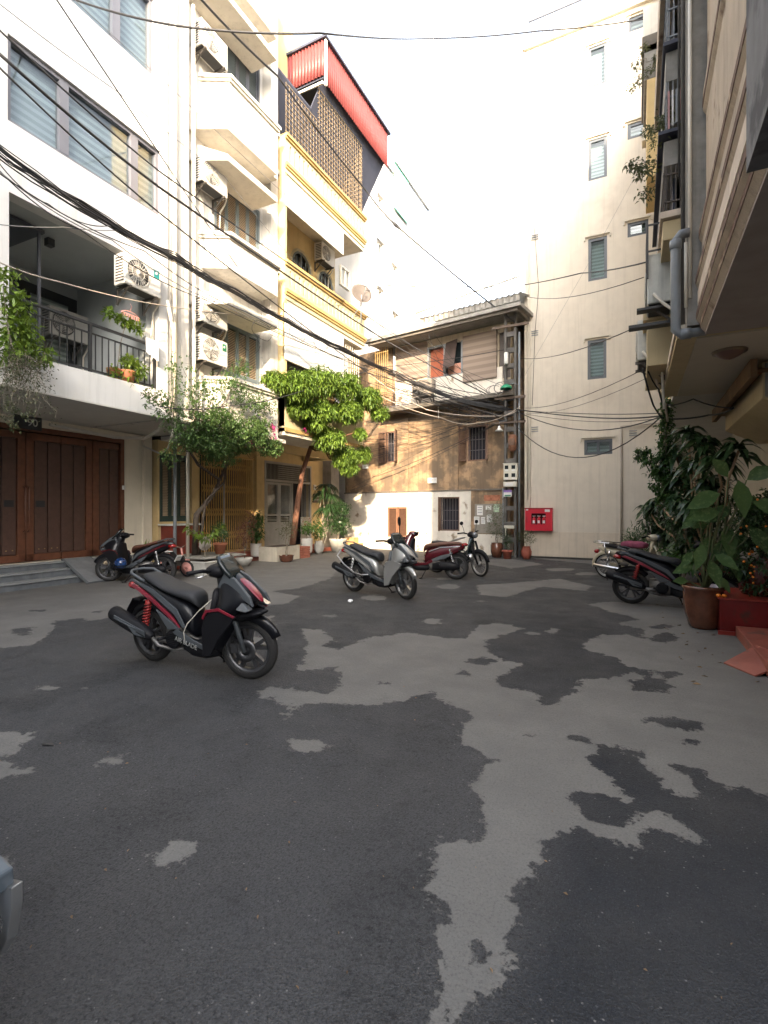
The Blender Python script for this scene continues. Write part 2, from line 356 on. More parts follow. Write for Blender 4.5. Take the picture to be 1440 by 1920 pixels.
def wall_holes(mb,x0,x1,y0,y1,z0,z1,holes,axis='x'):
    """a wall slab with openings; holes (a0,a1,z0,z1) along the wall"""
    zs=sorted({z0,z1,*[h[2] for h in holes],*[h[3] for h in holes]}); zs=[z for z in zs if z0<=z<=z1]
    lo,hi=(y0,y1) if axis=='x' else (x0,x1)
    for za,zb in zip(zs,zs[1:]):
        cuts=sorted([(max(h[0],lo),min(h[1],hi)) for h in holes if h[2]<=za+1e-6 and h[3]>=zb-1e-6]); a=lo
        for c0,c1 in cuts+[(hi,hi)]:
            if c0-a>1e-4:
                if axis=='x': mb.box(x0,x1,a,c0,za,zb)
                else: mb.box(a,c0,y0,y1,za,zb)
            a=max(a,c1)
# ================================================================ white house with the big windows (left)
A=thing('white_house','white house with long zebra-blind windows, open balcony and a brown timber folding door','house',(-8.75,0,0),R(1.4))
m=MB(); wall_holes(m,-.25,0,.5,7.52,3.52,16.5,[(4.45,7.3,4.07,6.58),(4.43,7.33,7.7,9.07),(3.2,7.17,10.5,12.1)])
m.box(-6,-.25,.5,.75,3.8,16.5); m.box(-6,-.25,7.32,7.52,3.8,16.5); m.box(-6,-.25,.75,7.32,16.2,16.5)
m.box(-2.75,-2.5,.5,4.45,4.07,6.9); m.box(-2.75,-.25,4.2,4.42,4.07,6.58)
m.build('wall',white,A,True)
m=MB(); m.box(-2.5,-.25,.75,7.32,3.82,4.07); m.box(-2.55,-.003,.5,7.515,3.5,3.52).box(-2.5,-.26,.75,7.32,3.52,3.8)
m.build('balcony_slab',soffit,A,True)
m=MB(); m.box(-2.5,-.25,4.42,7.32,6.58,6.7); m.box(-2.6,-2.5,4.42,7.32,4.07,6.58); m.box(-2.5,-.26,7.2,7.32,4.07,6.58); m.build('balcony_lining',greyint,A,True)
# ground floor wall with the door opening
m=MB(); wall_holes(m,-2.8,-2.55,.5,9.2,0,3.5,[(3.9,8.45,.45,3.33)]); m.box(-2.55,-2.47,8.95,9.2,0,3.5)
m.build('ground_floor_wall',cream,A,True)
def win_A(y0,y1,z0,z1,muls,par,blind=zebra):
    f=MB(); t=.07
    f.box(-.16,-.05,y0,y1,z0,z0+t).box(-.16,-.05,y0,y1,z1-t,z1).box(-.16,-.05,y0,y0+t,z0+t,z1-t).box(-.16,-.05,y1-t,y1,z0+t,z1-t)
    for a in muls: f.box(-.155,-.045,a-.08,a+.08,z0+t,z1-t)
    fr=f.build('window',greyframe,par,True)
    MB().box(-.12,-.11,y0+t,y1-t,z0+t,z1-t).build('pane',glass,fr,True)
    MB().box(-.24,-.22,y0,y1,z0,z1).build('blind',blind,fr,True)
    MB().box(-.6,-.55,y0-.1,y1+.1,z0-.1,z1+.1).build('curtain_backing',greyint,fr,True)
win_A(4.43,7.33,7.7,9.07,[5.35,6.75],A)
win_A(3.2,7.17,10.5,12.1,[4.9,6.35],A)
# balcony glazing, shade board and door
m=MB()
for a in (5.0,6.05,7.05): m.box(-2.5,-2.42,a-.09,a+.09,4.07,6.1)
m.box(-2.5,-2.42,5.09,7.14,6.1,6.3)
gl=m.build('balcony_door',blackm,A,True); MB().box(-2.49,-2.45,5.09,6.96,4.07,6.1).build('pane',zebrad,gl,True)
m=MB(); m.box(-2.3,-.6,4.43,5.35,6.5,6.56); m.box(-.7,-.66,5.28,5.32,4.1,6.5); m.box(-2.3,-2.26,4.45,5.3,4.1,6.5); m.build('canvas_shade',dframe,A,True)
rl=MB(); 
rl.box(-.12,-.06,4.45,7.29,4.96,5.0).box(-.11,-.07,4.45,7.29,4.80,4.82).box(-.11,-.07,4.45,7.29,4.12,4.15)
for i in range(22): y=4.5+i*.1325; rl.box(-.098,-.082,y-.008,y+.008,4.15,4.8)
for y in (4.5,5.85,7.26): rl.box(-.115,-.065,y-.025,y+.025,4.07,4.96)
rl.build('balcony_railing',blackm,A,True)
MB().box(-.9,-.78,5.52,5.64,6.44,6.575).build('ceiling_lamp',blackm,A,True)
# folding timber door
D=MB()
D.box(-2.72,-2.56,3.9,8.45,3.22,3.33).box(-2.72,-2.56,8.35,8.45,.45,3.22)
dr=D.build('door_frame',wood2,A,True)
for i,y0 in enumerate((3.95,4.69,5.43,6.17,6.91,7.65)):
    y1=min(y0+.72,8.33); f=MB()
    hinge= y0 if i%2==0 else y1
    sy=(y0,y0+.15) if i%2 else (y1-.15,y1)
    f.box(-2.68,-2.6,sy[0],sy[1],.47,3.2)
    f.box(-2.68,-2.6,y0,y1,.47,.62).box(-2.68,-2.6,y0,y1,3.05,3.2)
    lf=f.build('door_leaf',wood2,A,True,bevel=.006)
    a0,a1=(sy[1]+.02,y1) if i%2 else (y0,sy[0]-.02)
    pl=MB(); wd=(a1-a0-.04)/2
    pl.box(-2.66,-2.61,a0,a0+wd,.63,3.04).box(-2.66,-2.61,a0+wd+.03,a1-.01,.63,3.04)
    pl.build('plank',wood,lf,True,bevel=.004)
    if i in (2,3):
        MB().box(-2.605,-2.59,(a1-.24 if i==2 else a0+.02),(a1-.06 if i==2 else a0+.2),1.62,1.76).build('letter_slot',blackm,lf,True)
        yy=sy[0]+.12 if i==2 else sy[0]+.03
        MB().tube([(-2.6,yy,1.1),(-2.55,yy,1.15),(-2.55,yy,2.0),(-2.6,yy,2.05)],.02).build('door_handle',wood2,lf,True)
        st=MB()
        for q in (a0+.08,a0+.2,a1-.2,a1-.08): st.add(*[[(x_,q+dy,.72+dz) for x_,dy,dz in [(-2.6,0,.012),(-2.6,.02,0),(-2.6,0,-.012),(-2.6,-.02,0)]],[(0,1,2,3)]])
        st.build('stud',M('brass',(.5,.38,.15),.3,.8),lf,True)
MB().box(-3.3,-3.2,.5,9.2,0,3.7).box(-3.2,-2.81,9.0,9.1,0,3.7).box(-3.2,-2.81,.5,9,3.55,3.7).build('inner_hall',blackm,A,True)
MB().obox((-2.52,8.4,2.12),(.03,0,0),(0,.03,0),(0,0,.05)).build('door_sensor',white,A,True,bevel=.01)
# steps and ramp
m=MB(); 
for k,(d,z) in enumerate(((.62,.15),(.36,.30),(.10,.44))): m.box(-2.56-.0,-2.45+d+.02,.8,8.5,z-.15 if k else -.01,z-.03)
m.build('step_riser',greyst,A,True)
m=MB()
for k,(d,z) in enumerate(((.62,.15),(.36,.30),(.10,.44))): m.box(-2.55,-2.45+d+.05,.8,8.52,z-.03,z)
m.build('step_tread',M('grey_step_tread',(.26,.27,.27),.5,var=.15,streak=.3),A,True,bevel=.006)
rp=thing('door_ramp','grey ribbed plate ramp leaning on the steps of the brown timber door','ramp')
m=MB(); e0,e1=Vector((-11.32,7.0,.47)),Vector((-10.35,7.0,.02)); 
e0.y=7.05; 
dirv=(e1-e0); hw=.34
m.obox((e0+e1)/2,dirv/2,(0,hw,0),(0.006,0,.014)); m.build('plate',greyst,rp)
m=MB()
for i in range(22):
    c=e0+dirv*(i+.5)/22; m.obox(c+Vector((.008,0,.018)),dirv/2/22*.4,(0,hw-.05,0),(.002,0,.005))
m.build('tread_ribs',M('worn_grey_metal',(.3,.3,.3),.5,.3,var=.2),rp)
# house number plate 50 beside the door soffit, hung at the left
pn=thing('number_plate','dark house number plate reading 90 above the brown door','sign',(-10.6,5.75,3.26))
MB().box(-.01,.01,-.35,.16,-.13,.13).build('plate',blackm,pn,True,bevel=.01)
def text(name,s,loc,size,mat,parent,rot=(R(90),0,R(90)),depth=.004,align='CENTER'):
    c=bpy.data.curves.new(name,'FONT'); c.body=s; c.size=size; c.extrude=depth; c.align_x=align; c.align_y='CENTER'
    o=bpy.data.objects.new(name,c); COL.objects.link(o); dg=bpy.context.evaluated_depsgraph_get()
    me=bpy.data.meshes.new_from_object(o.evaluated_get(dg)); bpy.data.objects.remove(o)
    o=bpy.data.objects.new(name,me); COL.objects.link(o); o.location=loc; o.rotation_euler=rot
    me.materials.clear(); me.materials.append(mat)
    if parent: o.parent=parent
    return o
text('number','90',(.014,-.02,0),.2,M('silver_letter',(.5,.5,.48),.35,.6),pn)
# ================================================================ house with chamfered bays
B=thing('bay_window_house','weathered white house with chamfered sills, canopies and louvred shutters','house',(-9.25,7.6,0))
wy=[(LX(405,340,-9.2).y,LX(492,380,-9.2).y)]
WY0,WY1=9.15,LX(490,430,-9.2).y
m=MB(); wins=[(WY0,WY1,12.25,13.75),(WY0,WY1,8.25,9.75),(WY0,WY1,4.95,6.35)]
wall_holes(m,-9.5,-9.25,7.56,11.25,3.5,17.5,wins); m.box(-15,-9.5,7.56,7.8,3.5,17.5).box(-15,-9.5,11.0,11.25,3.5,17.5).box(-15,-9.5,7.8,11,17.2,17.5)
m.box(-9.25,-8.98,7.56,8.12,3.5,17.0)   # pilaster between the houses
m.box(-9.25,-8.95,10.92,11.22,3.5,17.0)
m.build('wall',whiteB,B)
MB().box(-11.3,-8.7,9.3,11.25,3.4,3.5).box(-12,-8.95,7.0,9.3,3.53,3.6).build('soffit',soffit,B)
bay=[(-9.25,8.72),(-8.65,9.05),(-8.65,10.84),(-9.25,10.84)]
def bayband(z0,z1,grow,name,mat):
    p=[(-9.25,8.72-grow),(-8.65+grow,9.05-grow*.4),(-8.65+grow,10.84+grow*.5),(-9.25,10.84+grow*.5)]
    return MB().prism(p,'z',z0,z1).build(name,mat,B)
trim=M('beige_trim',(.60,.55,.46),.85,var=.08,streak=.4)
for z0,z1 in ((10.45,11.72),(7.3,8.0),(3.5,4.58)): 
    bayband(z0,z1,0,'bay_apron',whiteB); bayband(z1+.0,z1+.06,.05,'sill_moulding',trim); bayband(z1+.06,z1+.14,.09,'window_sill',whiteB)
bayband(3.42,3.5,.03,'bay_base',trim)
for z in (13.86,13.3,10.32,9.6,6.3):   # canopies
    c0=[(-9.25,8.3),(-8.4,8.72),(-8.4,10.5),(-9.25,10.5)]
    mm=MB(); n4=4; vs=[(x,y,z) for x,y in c0]+[(c0[0][0],c0[0][1],z+.42),(c0[1][0],c0[1][1],z+.13),(c0[2][0],c0[2][1],z+.13),(c0[3][0],c0[3][1],z+.42)]
    mm.add(vs,[(3,2,1,0),(4,5,6,7),(0,1,5,4),(1,2,6,5),(2,3,7,6),(3,0,4,7)])
    mm.build('canopy',whiteB,B); MB().prism([(x*.985-.13 if x>-9 else x,y) for x,y in c0],'z',z-.012,z-.002).build('canopy_underside',trim,B)
def shutter_window(par,y0,y1,z0,z1,x,n,fm,sm,arch=False,name='window'):
    f=MB(); t=.06
    f.box(x-.1,x+.02,y0,y1,z0,z0+t).box(x-.1,x+.02,y0,y1,z1-t,z1).box(x-.1,x+.02,y0,y0+t,z0+t,z1-t).box(x-.1,x+.02,y1-t,y1,z0+t,z1-t)
    fr=f.build(name,fm,par); wd=(y1-y0-2*t)/n
    MB().box(x-.2,x-.15,y0,y1,z0,z1).build('backing',blackm,fr)
    for i in range(n):
        a=y0+t+i*wd; g=MB()
        g.box(x-.06,x-.0,a+.005,a+.055,z0+t,z1-t).box(x-.06,x-.0,a+wd-.055,a+wd-.005,z0+t,z1-t)
        g.box(x-.06,x-.0,a+.055,a+wd-.055,z0+t,z0+t+.09).box(x-.06,x-.0,a+.055,a+wd-.055,z1-t-.09,z1-t)
        sh=g.build('shutter',fm,fr)
        s_=MB(); zz=z0+t+.11
        while zz<z1-t-.1:
            s_.obox((x-.03,a+wd/2,zz),(0,wd/2-.056,0),(.022,0,-.014),(.003,0,.005)); zz+=.043
        s_.build('louvre',sm,sh)
shutter_window(B,WY0,WY1,12.25,13.75,-9.28,4,dframe,bluesh)
shutter_window(B,WY0,WY1,8.25,9.75,-9.28,4,bluesh,slatm)
shutter_window(B,WY0,WY1,4.95,6.35,-9.28,4,bluesh,slatm)
# thin grooves of the render
m=MB()
for z in (5.3,5.75,6.6,7.0,8.9,9.4): m.box(-9.26,-9.235,10.86,11.25,z,z+.012)
for z in (11.95,8.15,10.9): m.box(-8.96,-8.90,10.90,11.24,z,z+.1)
m.build('groove',greyint,B)
# ground floor of the bay house: green shutters, open folding gate
m=MB(); wall_holes(m,-11.55,-11.3,9.2,12.95,0,3.42,[(9.25,10.25,1.25,3.08),(10.62,12.8,.3,3.2)]); m.box(-11.3,-11.2,10.25,10.5,0,3.42); m.build('ground_floor_wall',ochre,B)
shutter_window(B,9.25,10.25,1.25,3.08,-11.32,3,greensh,slatm)
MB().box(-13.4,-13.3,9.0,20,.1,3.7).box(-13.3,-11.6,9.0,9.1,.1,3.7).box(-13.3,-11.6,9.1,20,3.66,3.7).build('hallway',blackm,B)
gt=MB(); y=10.68; k=0
gatey=M('yellow_gate_paint',(.50,.33,.12),.55,var=.2,scale=8)
while y<12.75:
    for dx in (0,.07): gt.box(-11.29+dx,-11.27+dx,y-.012+dx*.4,y+.012+dx*.4,.32,3.18)
    for zz in (.8,1.5,2.2,2.9):
        gt.obox((-11.245,y+.045,zz),(.0,.05,.11),(0.006,0,0),(0,-.009,.006)); gt.obox((-11.245,y+.045,zz),(.0,.05,-.11),(.006,0,0),(0,.009,.006))
    y+=.092
gt.box(-11.31,-11.18,10.62,12.82,3.18,3.24).build('folding_gate',gatey,B)
# ================================================================ yellow house
Y=thing('yellow_house','yellow balconied house with arched windows, caged top terrace and red corrugated awning','house',(-9.9,11.3,0))
m=MB(); arches=[(13.25,14.25),(14.75,15.65)]
wall_holes(m,-10.2,-10,11.28,15.85,3.4,17,[(a,b_,8.2,10.1) for a,b_ in arches]+[(11.6,15,4.9,6.6),(11.8,15.4,12.1,14.5)])
m.box(-15,-10.2,11.28,11.45,3.4,17).box(-15,-10.2,15.6,15.85,3.4,15).box(-10,-8.76,11.27,11.37,3.9,12.0)
m.build('wall',ochre,Y)
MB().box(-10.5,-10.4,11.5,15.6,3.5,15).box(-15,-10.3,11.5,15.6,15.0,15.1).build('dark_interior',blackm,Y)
for a,b_ in arches:
    c=(a+b_)/2; rr=(b_-a)/2; f=MB()
    pts=[(-9.99,a,8.2),(-9.99,a,9.6)]+[(-9.99,c-rr*math.cos(t),9.6+rr*math.sin(t)) for t in np.linspace(0,math.pi,9)][1:-1]+[(-9.99,b_,9.6),(-9.99,b_,8.2)]
    f.tube(pts,.04,4,sm=False); f.tube([(-9.99,c,8.2),(-9.99,c,10.05)],.03,4,sm=False)
    for t in (.25,.75): f.tube([(-9.99,a+(b_-a)*t,8.2),(-9.99,a+(b_-a)*t,9.9)],.02,4,sm=False)
    fr=f.build('arched_window',bluesh,Y); MB().box(-10.1,-10.06,a,b_,8.2,10.1).build('pane',darkglass,fr)
    s_=MB(); n=8   # spandrels that make the arch
    for sgn in (-1,1):
        poly=[(c+sgn*rr,9.6)]+[(c+sgn*rr*math.cos(t),9.6+rr*math.sin(t)) for t in np.linspace(0,math.pi/2,n)][1:]+[(c+sgn*rr,10.1)]
        s_.prism(poly,'x',-10.04,-9.998)
    s_.build('arch_head',ochre,Y)
    s_=MB(); s_.tube([(-9.985,c-(rr+.07)*math.cos(t),9.6+(rr+.07)*math.sin(t)) for t in np.linspace(0,math.pi,12)],.05,4,sm=False); s_.build('arch_moulding',yellowl,Y)
def balcony(z0,ya,yb):   # slab underside at z0
    MB().box(-10,-8.78,ya,yb-.02,z0,z0+.12).build('balcony_slab',trim,Y)
    MB().box(-8.9,-8.745,ya,yb,z0+.12,z0+.30).build('balcony_fascia',yellowl,Y)
    MB().box(-8.93,-8.68,ya,yb+.05,z0+.31,z0+.40).box(-8.9,-8.71,ya,yb+.03,z0+.24,z0+.306).build('base_moulding',yellowp,Y)
    MB().box(-9.02,-9.0,ya,yb-.1,z0+.4,z0+1.06).build('slot_shade_backing',M('shaded_ochre',(.075,.06,.035),.9),Y)  # dark sheet stands in for the shade inside the slots
    MB().box(-8.93,-8.66,ya,yb+.06,z0+1.12,z0+1.2).box(-8.9,-8.7,ya,yb+.03,z0+1.06,z0+1.12).build('handrail',yellowp,Y)
    hol=[]; y=ya+.22
    while y<yb-.25: hol.append((y,y+.085,z0+.52,z0+.98)); y+=.215
    mm=MB(); wall_holes(mm,-8.85,-8.75,ya,yb,z0+.4,z0+1.06,hol)
    for h in hol: # rounded heads of the slots
        c=(h[0]+h[1])/2; r_=.0425
        for sgn in (-1,1):
            mm.prism([(c+sgn*r_,.94+z0)]+[(c+sgn*r_*math.cos(t),.94+z0+r_*math.sin(t)) for t in (.5,1.0,1.57)]+[(c+sgn*r_,z0+.98)],'x',-8.85,-8.752)
    mm.box(-10,-8.85,yb-.1,yb,z0+.4,z0+1.06); mm.build('balustrade',yellowl,Y)
    MB().box(-10,-8.85,ya,yb-.1,z0+.121,z0+.2).build('balcony_floor',trim,Y)
balcony(7.33,11.28,15.85); balcony(10.85,11.28,15.85)
MB().box(-8.80,-8.74,11.3,14.4,10.05,10.82).build('white_fascia_panel',whiteB,Y)
MB().box(-8.80,-8.74,11.27,14.4,5.75,7.3).box(-8.8,-8.76,11.27,14.4,7.24,7.32).build('front_panel',white,Y)
MB().box(-8.95,-8.75,11.27,15.72,3.75,5.0).box(-10.2,-8.95,15.6,15.72,3.75,5.0).build('parapet',yellowl,Y)
MB().box(-11.5,-8.76,11.27,15.7,3.65,3.75).build('soffit',trim,Y)
MB().box(-8.97,-8.72,11.27,15.74,4.95,5.05).box(-8.97,-8.72,11.27,15.74,3.75,3.86).build('parapet_moulding',yellowp,Y)
g=MB()   # window cage of the middle floor
for i in range(9): y=14.5+i*.15; g.box(-8.92,-8.9,y,y+.015,5.1,7.3)
for z in (5.5,6.0,6.5,7.0): g.box(-8.925,-8.895,14.5,15.75,z,z+.015)
g.build('window_cage',pvc,Y)
g=MB(); y=11.42   # terrace cage
while y<15.8: g.box(-8.83,-8.82,y,y+.012,12.06,13.6 if y<13 else 14.75); y+=.15
z=12.2
while z<14.7: g.box(-8.835,-8.805,11.4 if z<13.6 else 13.0,15.8,z,z+.011); z+=.15
for i in range(8): x=-8.9-i*.15; g.box(x,x+.016,15.79,15.81,12.06,14.75)
z=12.2
while z<14.7: g.box(-10,-8.83,15.785,15.81,z,z+.016); z+=.15
g.build('terrace_cage',M('cage_iron',(.26,.20,.13),.6,var=.15),Y)
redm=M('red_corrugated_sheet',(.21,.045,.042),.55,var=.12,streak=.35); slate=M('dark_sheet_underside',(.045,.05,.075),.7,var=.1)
def corr(p0,p1,z0,z1,pitch=.12,amp=.025,nrm=Vector((1,0,0))):
    p0=Vector(p0);p1=Vector(p1); L_=(p1-p0).length; n=int(L_/pitch*4); vs=[];fs=[]
    for i in range(n+1):
        q=p0.lerp(p1,i/n)+nrm*(amp*math.sin(i*math.pi/2)); vs+=[(q.x,q.y,z0),(q.x,q.y,z1),(q.x-nrm.x*.006,q.y-nrm.y*.006,z0),(q.x-nrm.x*.006,q.y-nrm.y*.006,z1)]
    for i in range(n): a=i*4; fs+=[(a,a+4,a+5,a+1),(a+2,a+3,a+7,a+6),(a,a+2,a+6,a+4),(a+1,a+5,a+7,a+3)]
    return vs,fs
aw=MB(); aw.add(*corr((-8.6,13.05,0),(-8.6,17.4,0),14.75,16.05),sm=True); aw.add(*corr((-10.3,13.02,0),(-8.63,13.02,0),14.95,16.05,nrm=Vector((0,-1,0))),sm=True)
a_=aw.build('corrugated_awning',redm,Y)
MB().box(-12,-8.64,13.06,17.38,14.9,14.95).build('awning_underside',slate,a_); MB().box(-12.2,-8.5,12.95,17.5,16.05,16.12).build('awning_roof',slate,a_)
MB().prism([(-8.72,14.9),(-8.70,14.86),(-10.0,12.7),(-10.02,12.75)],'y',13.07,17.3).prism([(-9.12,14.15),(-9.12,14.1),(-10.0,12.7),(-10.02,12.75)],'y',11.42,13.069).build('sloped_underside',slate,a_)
MB().box(-8.58,-8.52,13.0,13.07,14.6,16.0).box(-10.3,-8.6,12.93,12.98,14.62,14.70).build('awning_frame',pvc,a_)
MB().box(-12,-10.35,11.3,13.0,16.4,16.5).box(-10.4,-10.35,11.3,13,15.6,16.4).build('upper_roof',slate,Y)
# ground floor: door with sidelights
m=MB(); wall_holes(m,-11.55,-11.3,12.95,17.0,0,3.65,[(13.45,16.2,.25,3.25)]); m.box(-11.3,-11.2,12.95,13.2,0,3.65).build('ground_floor_wall',ochre,Y)
dg=MB(); X0=-11.36
greyd=M('grey_door_paint',(.30,.30,.28),.55,var=.1)
dg.box(X0,X0+.07,13.45,16.2,3.17,3.25).box(X0,X0+.07,13.45,16.2,2.55,2.63).box(X0,X0+.07,13.45,13.53,.25,3.17).box(X0,X0+.07,16.12,16.2,.25,3.17).box(X0,X0+.07,14.95,15.03,.25,2.55)
fd=dg.build('door_frame',greyd,Y)
g=MB()
for i in range(36): y=13.56+i*.073; g.box(X0+.03,X0+.045,y,y+.012,2.64,3.16)
for i in range(7): g.box(X0+.025,X0+.05,14.2,15.9,2.68+i*.07,2.70+i*.07)
g.build('transom_grille',greyd,fd)
for y0 in (13.55,14.26):
    p=MB(); p.box(X0+.01,X0+.05,y0,y0+.68,.27,1.15).box(X0+.01,X0+.05,y0,y0+.07,1.15,2.53).box(X0+.01,X0+.05,y0+.61,y0+.68,1.15,2.53).box(X0+.01,X0+.05,y0+.07,y0+.61,2.45,2.53).box(X0+.01,X0+.05,y0+.07,y0+.61,1.35,1.42)
    for i in range(8): p.box(X0+.02,X0+.035,y0+.1+i*.065,y0+.11+i*.065,1.42,2.45)
    for i in range(3): p.obox((X0+.03,y0+.34,1.19+i*.05),(0,.27,0),(.012,0,-.01),(0,0,.004))
    lf=p.build('door_leaf',greyd,fd); MB().box(X0-.01,X0,y0+.07,y0+.61,1.15,2.45).build('pane',darkglass,lf)
p=MB(); p.box(X0+.01,X0+.05,15.55,16.1,.27,1.3); 
for i in range(7): p.box(X0+.02,X0+.035,15.6+i*.075,15.61+i*.075,1.3,2.5)
p.build('side_panel',greyd,fd); MB().box(X0-.5,X0-.45,13.2,16.4,.2,3.3).build('dark_hallway',M('unlit_interior_dark',(.02,.02,.03),.8),fd)  # near-black panel stands in for the unlit hallway
sg=MB().box(-11.29,-11.27,16.33,16.5,2.35,2.55).build('number_board',white,Y); text('number','16',(-11.262+9.9,16.415-11.3,2.45),.1,blackm,Y)
nb=MB().box(-11.29,-11.26,16.3,16.75,1.85,2.2).build('name_board',wood,Y)
for k,s_ in enumerate(('CHO THUE','NHA RIENG')): text('lettering',s_,(-11.256+9.9,16.52-11.3,2.1-k*.14),.07,white,Y,depth=.002)
# end pier by the grey column
m=MB(); m.box(-11.3,-10.9,17.0,17.6,0,3.65).box(-13,-11.3,17.0,17.4,0,7.0); m.build('end_pier',concrete,Y)
# red tiled step in front of the gate and door
redt=M('red_floor_tiles',(.26,.075,.05),.5,var=.2,scale=5)
m=MB(); m.box(-11.3,-10.5,10.5,16.6,0,.13).box(-11.3,-10.85,10.6,16.4,.13,.25); m.build('tiled_step',redt,Y,bevel=.01)
# ================================================================ far white block
T=thing('white_apartment_block','tall bright white apartment block behind the satellite dish, green sheet on its roof','building',(-13,20,0))
xt=-11.0
def tp(px,py): return LX(px,py,xt)
ye=tp(795,400).y
whol=[]
for px,py in ((714,382),(714,468),(741,512),(714,556),(742,602),(653,520)):
    p=tp(px,py); whol.append((p.y-.38,p.y+.38,p.z-.42,p.z+.42))
m=MB(); wall_holes(m,xt-.25,xt,19.5,ye,0,tp(722,300).z,whol); m.box(xt-9,xt-.25,ye-.25,ye,0,tp(722,300).z); m.box(xt-9,xt-.25,19.5,19.7,0,tp(722,300).z).box(xt-9,xt-.25,19.7,ye-.25,19,19.2)
m.build('wall',white,T)
for h in whol:
    f=MB(); f.box(xt-.2,xt-.12,h[0],h[1],h[2],h[2]+.07).box(xt-.2,xt-.12,h[0],h[1],h[3]-.07,h[3]).box(xt-.2,xt-.12,h[0],h[0]+.07,h[2]+.07,h[3]-.07).box(xt-.2,xt-.12,h[1]-.07,h[1],h[2]+.07,h[3]-.07).box(xt-.2,xt-.12,(h[0]+h[1])/2-.03,(h[0]+h[1])/2+.03,h[2]+.07,h[3]-.07)
    fr=f.build('window',pvc,T); MB().box(xt-.24,xt-.22,h[0],h[1],h[2],h[3]).build('pane',greyint,fr)
a,b_=tp(735,318),tp(762,352)
zt=tp(722,300).z
MB().add(*corr((xt+.12,a.y,0),(xt+.12,b_.y,0),zt-1.9,zt+.35)).build('roof_sheet',M('green_sheet',(.10,.34,.24),.6,var=.1),T)
MB().add(*corr((xt+.1,a.y-1.2,0),(xt+.1,a.y-.05,0),zt-.2,zt+.35)).build('grey_sheet',greyint,T)
MB().box(xt+.05,xt+.2,a.y,ye+.4,zt+.36,zt+.46).build('roof_edge',greyint,T)
rr=MB(); q0=tp(668,150); 
for k in range(6): rr.box(xt-1,xt-.97,19.9+k*.35,19.92+k*.35,zt,zt+4.2)
rr.box(xt-1,xt-.97,19.9,21.7,zt+4.2,zt+4.23).build('roof_railing',pvc,T)
cg=MB(); 
p=LX(783,560,xt+.3)
for i in range(6): cg.box(xt+.28,xt+.3,p.y-.9+i*.35,p.y-.88+i*.35,p.z-1.2,p.z+1.0)
for i in range(6): cg.box(xt+.28,xt+.3,p.y-.9,p.y+.87,p.z-1.2+i*.42,p.z-1.18+i*.42)
cg.build('window_cage',pvc,T)
# ================================================================ old two-storey house (local frame: x along its front, -y towards the yard)
O=thing('old_house','weathered two-storey brown and white house with barred windows and a thin flat roof','house',(-3.85,17.2,0),R(-9))
OI=Matrix.Translation((-3.85,17.2,0))@Matrix.Rotation(R(-9),4,'Z'); OI.invert()
def ol(px,py,off=0):
    p=OI@OP(px,py,off); return p.x,p.z
oldbrown=M('old_brown_render',(.35,.235,.14),.95,var=.16,scale=2.2,bump=.4,streak=.8,col2=(.17,.125,.085),c2amt=.62,c2scale=1.5)
oldwhite=M('peeling_white_render',(.66,.62,.55),.95,var=.08,bump=.4,bscale=18,col2=(.26,.20,.14),c2amt=.10,c2scale=2.6,streak=.25)
oldgrey=M('dark_stained_render',(.15,.135,.115),.95,var=.25,streak=.5,bump=.3)
planks=bandmat('worn_wood_cladding',(.27,.215,.175),(.205,.16,.13),4.2)
oldwood=M('old_brown_shutter_wood',(.16,.095,.065),.8,var=.25,scale=9)
bars=M('rusty_window_bars',(.13,.12,.125),.6,.3,var=.2)
m=MB(); wall_holes(m,-7.3,0,0,.25,2.28,5.3,[(-5.5,-4.62,3.45,4.68),(-1.6,-.86,3.3,4.55)],axis='y'); m.box(-.25,0,.25,6,0,8)
m.box(-7.3,-7.05,.25,6,0,8); m.build('upper_wall',oldbrown,O,True)
m=MB(); wall_holes(m,-7.3,-1.45,-.04,.25,0,2.28,[(-5.07,-4.16,.5,1.68),(-2.74,-1.9,.8,2.04)],axis='y'); m.box(-1.45,0,-.038,.25,0,.72)
m.build('lower_wall',oldwhite,O,True)
MB().box(-1.45,0,-.02,.25,.72,2.28).build('bare_render_patch',oldbrown,O,True)
MB().box(-1.3,-.16,-.036,-.02,.75,1.78).build('grey_cement_patch',M('grey_cement',(.24,.22,.19),.95,var=.15,streak=.2),O,True)
MB().box(-.95,-.35,-.026,-.018,1.88,2.08).build('exposed_brick',M('exposed_brick',(.33,.13,.075),.95,var=.4,scale=9),O,True)
MB().box(-7.3,0,-.07,-.04,2.25,2.30).build('string_course',oldgrey,O,True)
for a,b_ in ((-4.5,-4.08),(-2.3,-1.95)): MB().box(a,b_,-.06,0,2.30,5.3).build('pilaster',oldbrown,O,True)
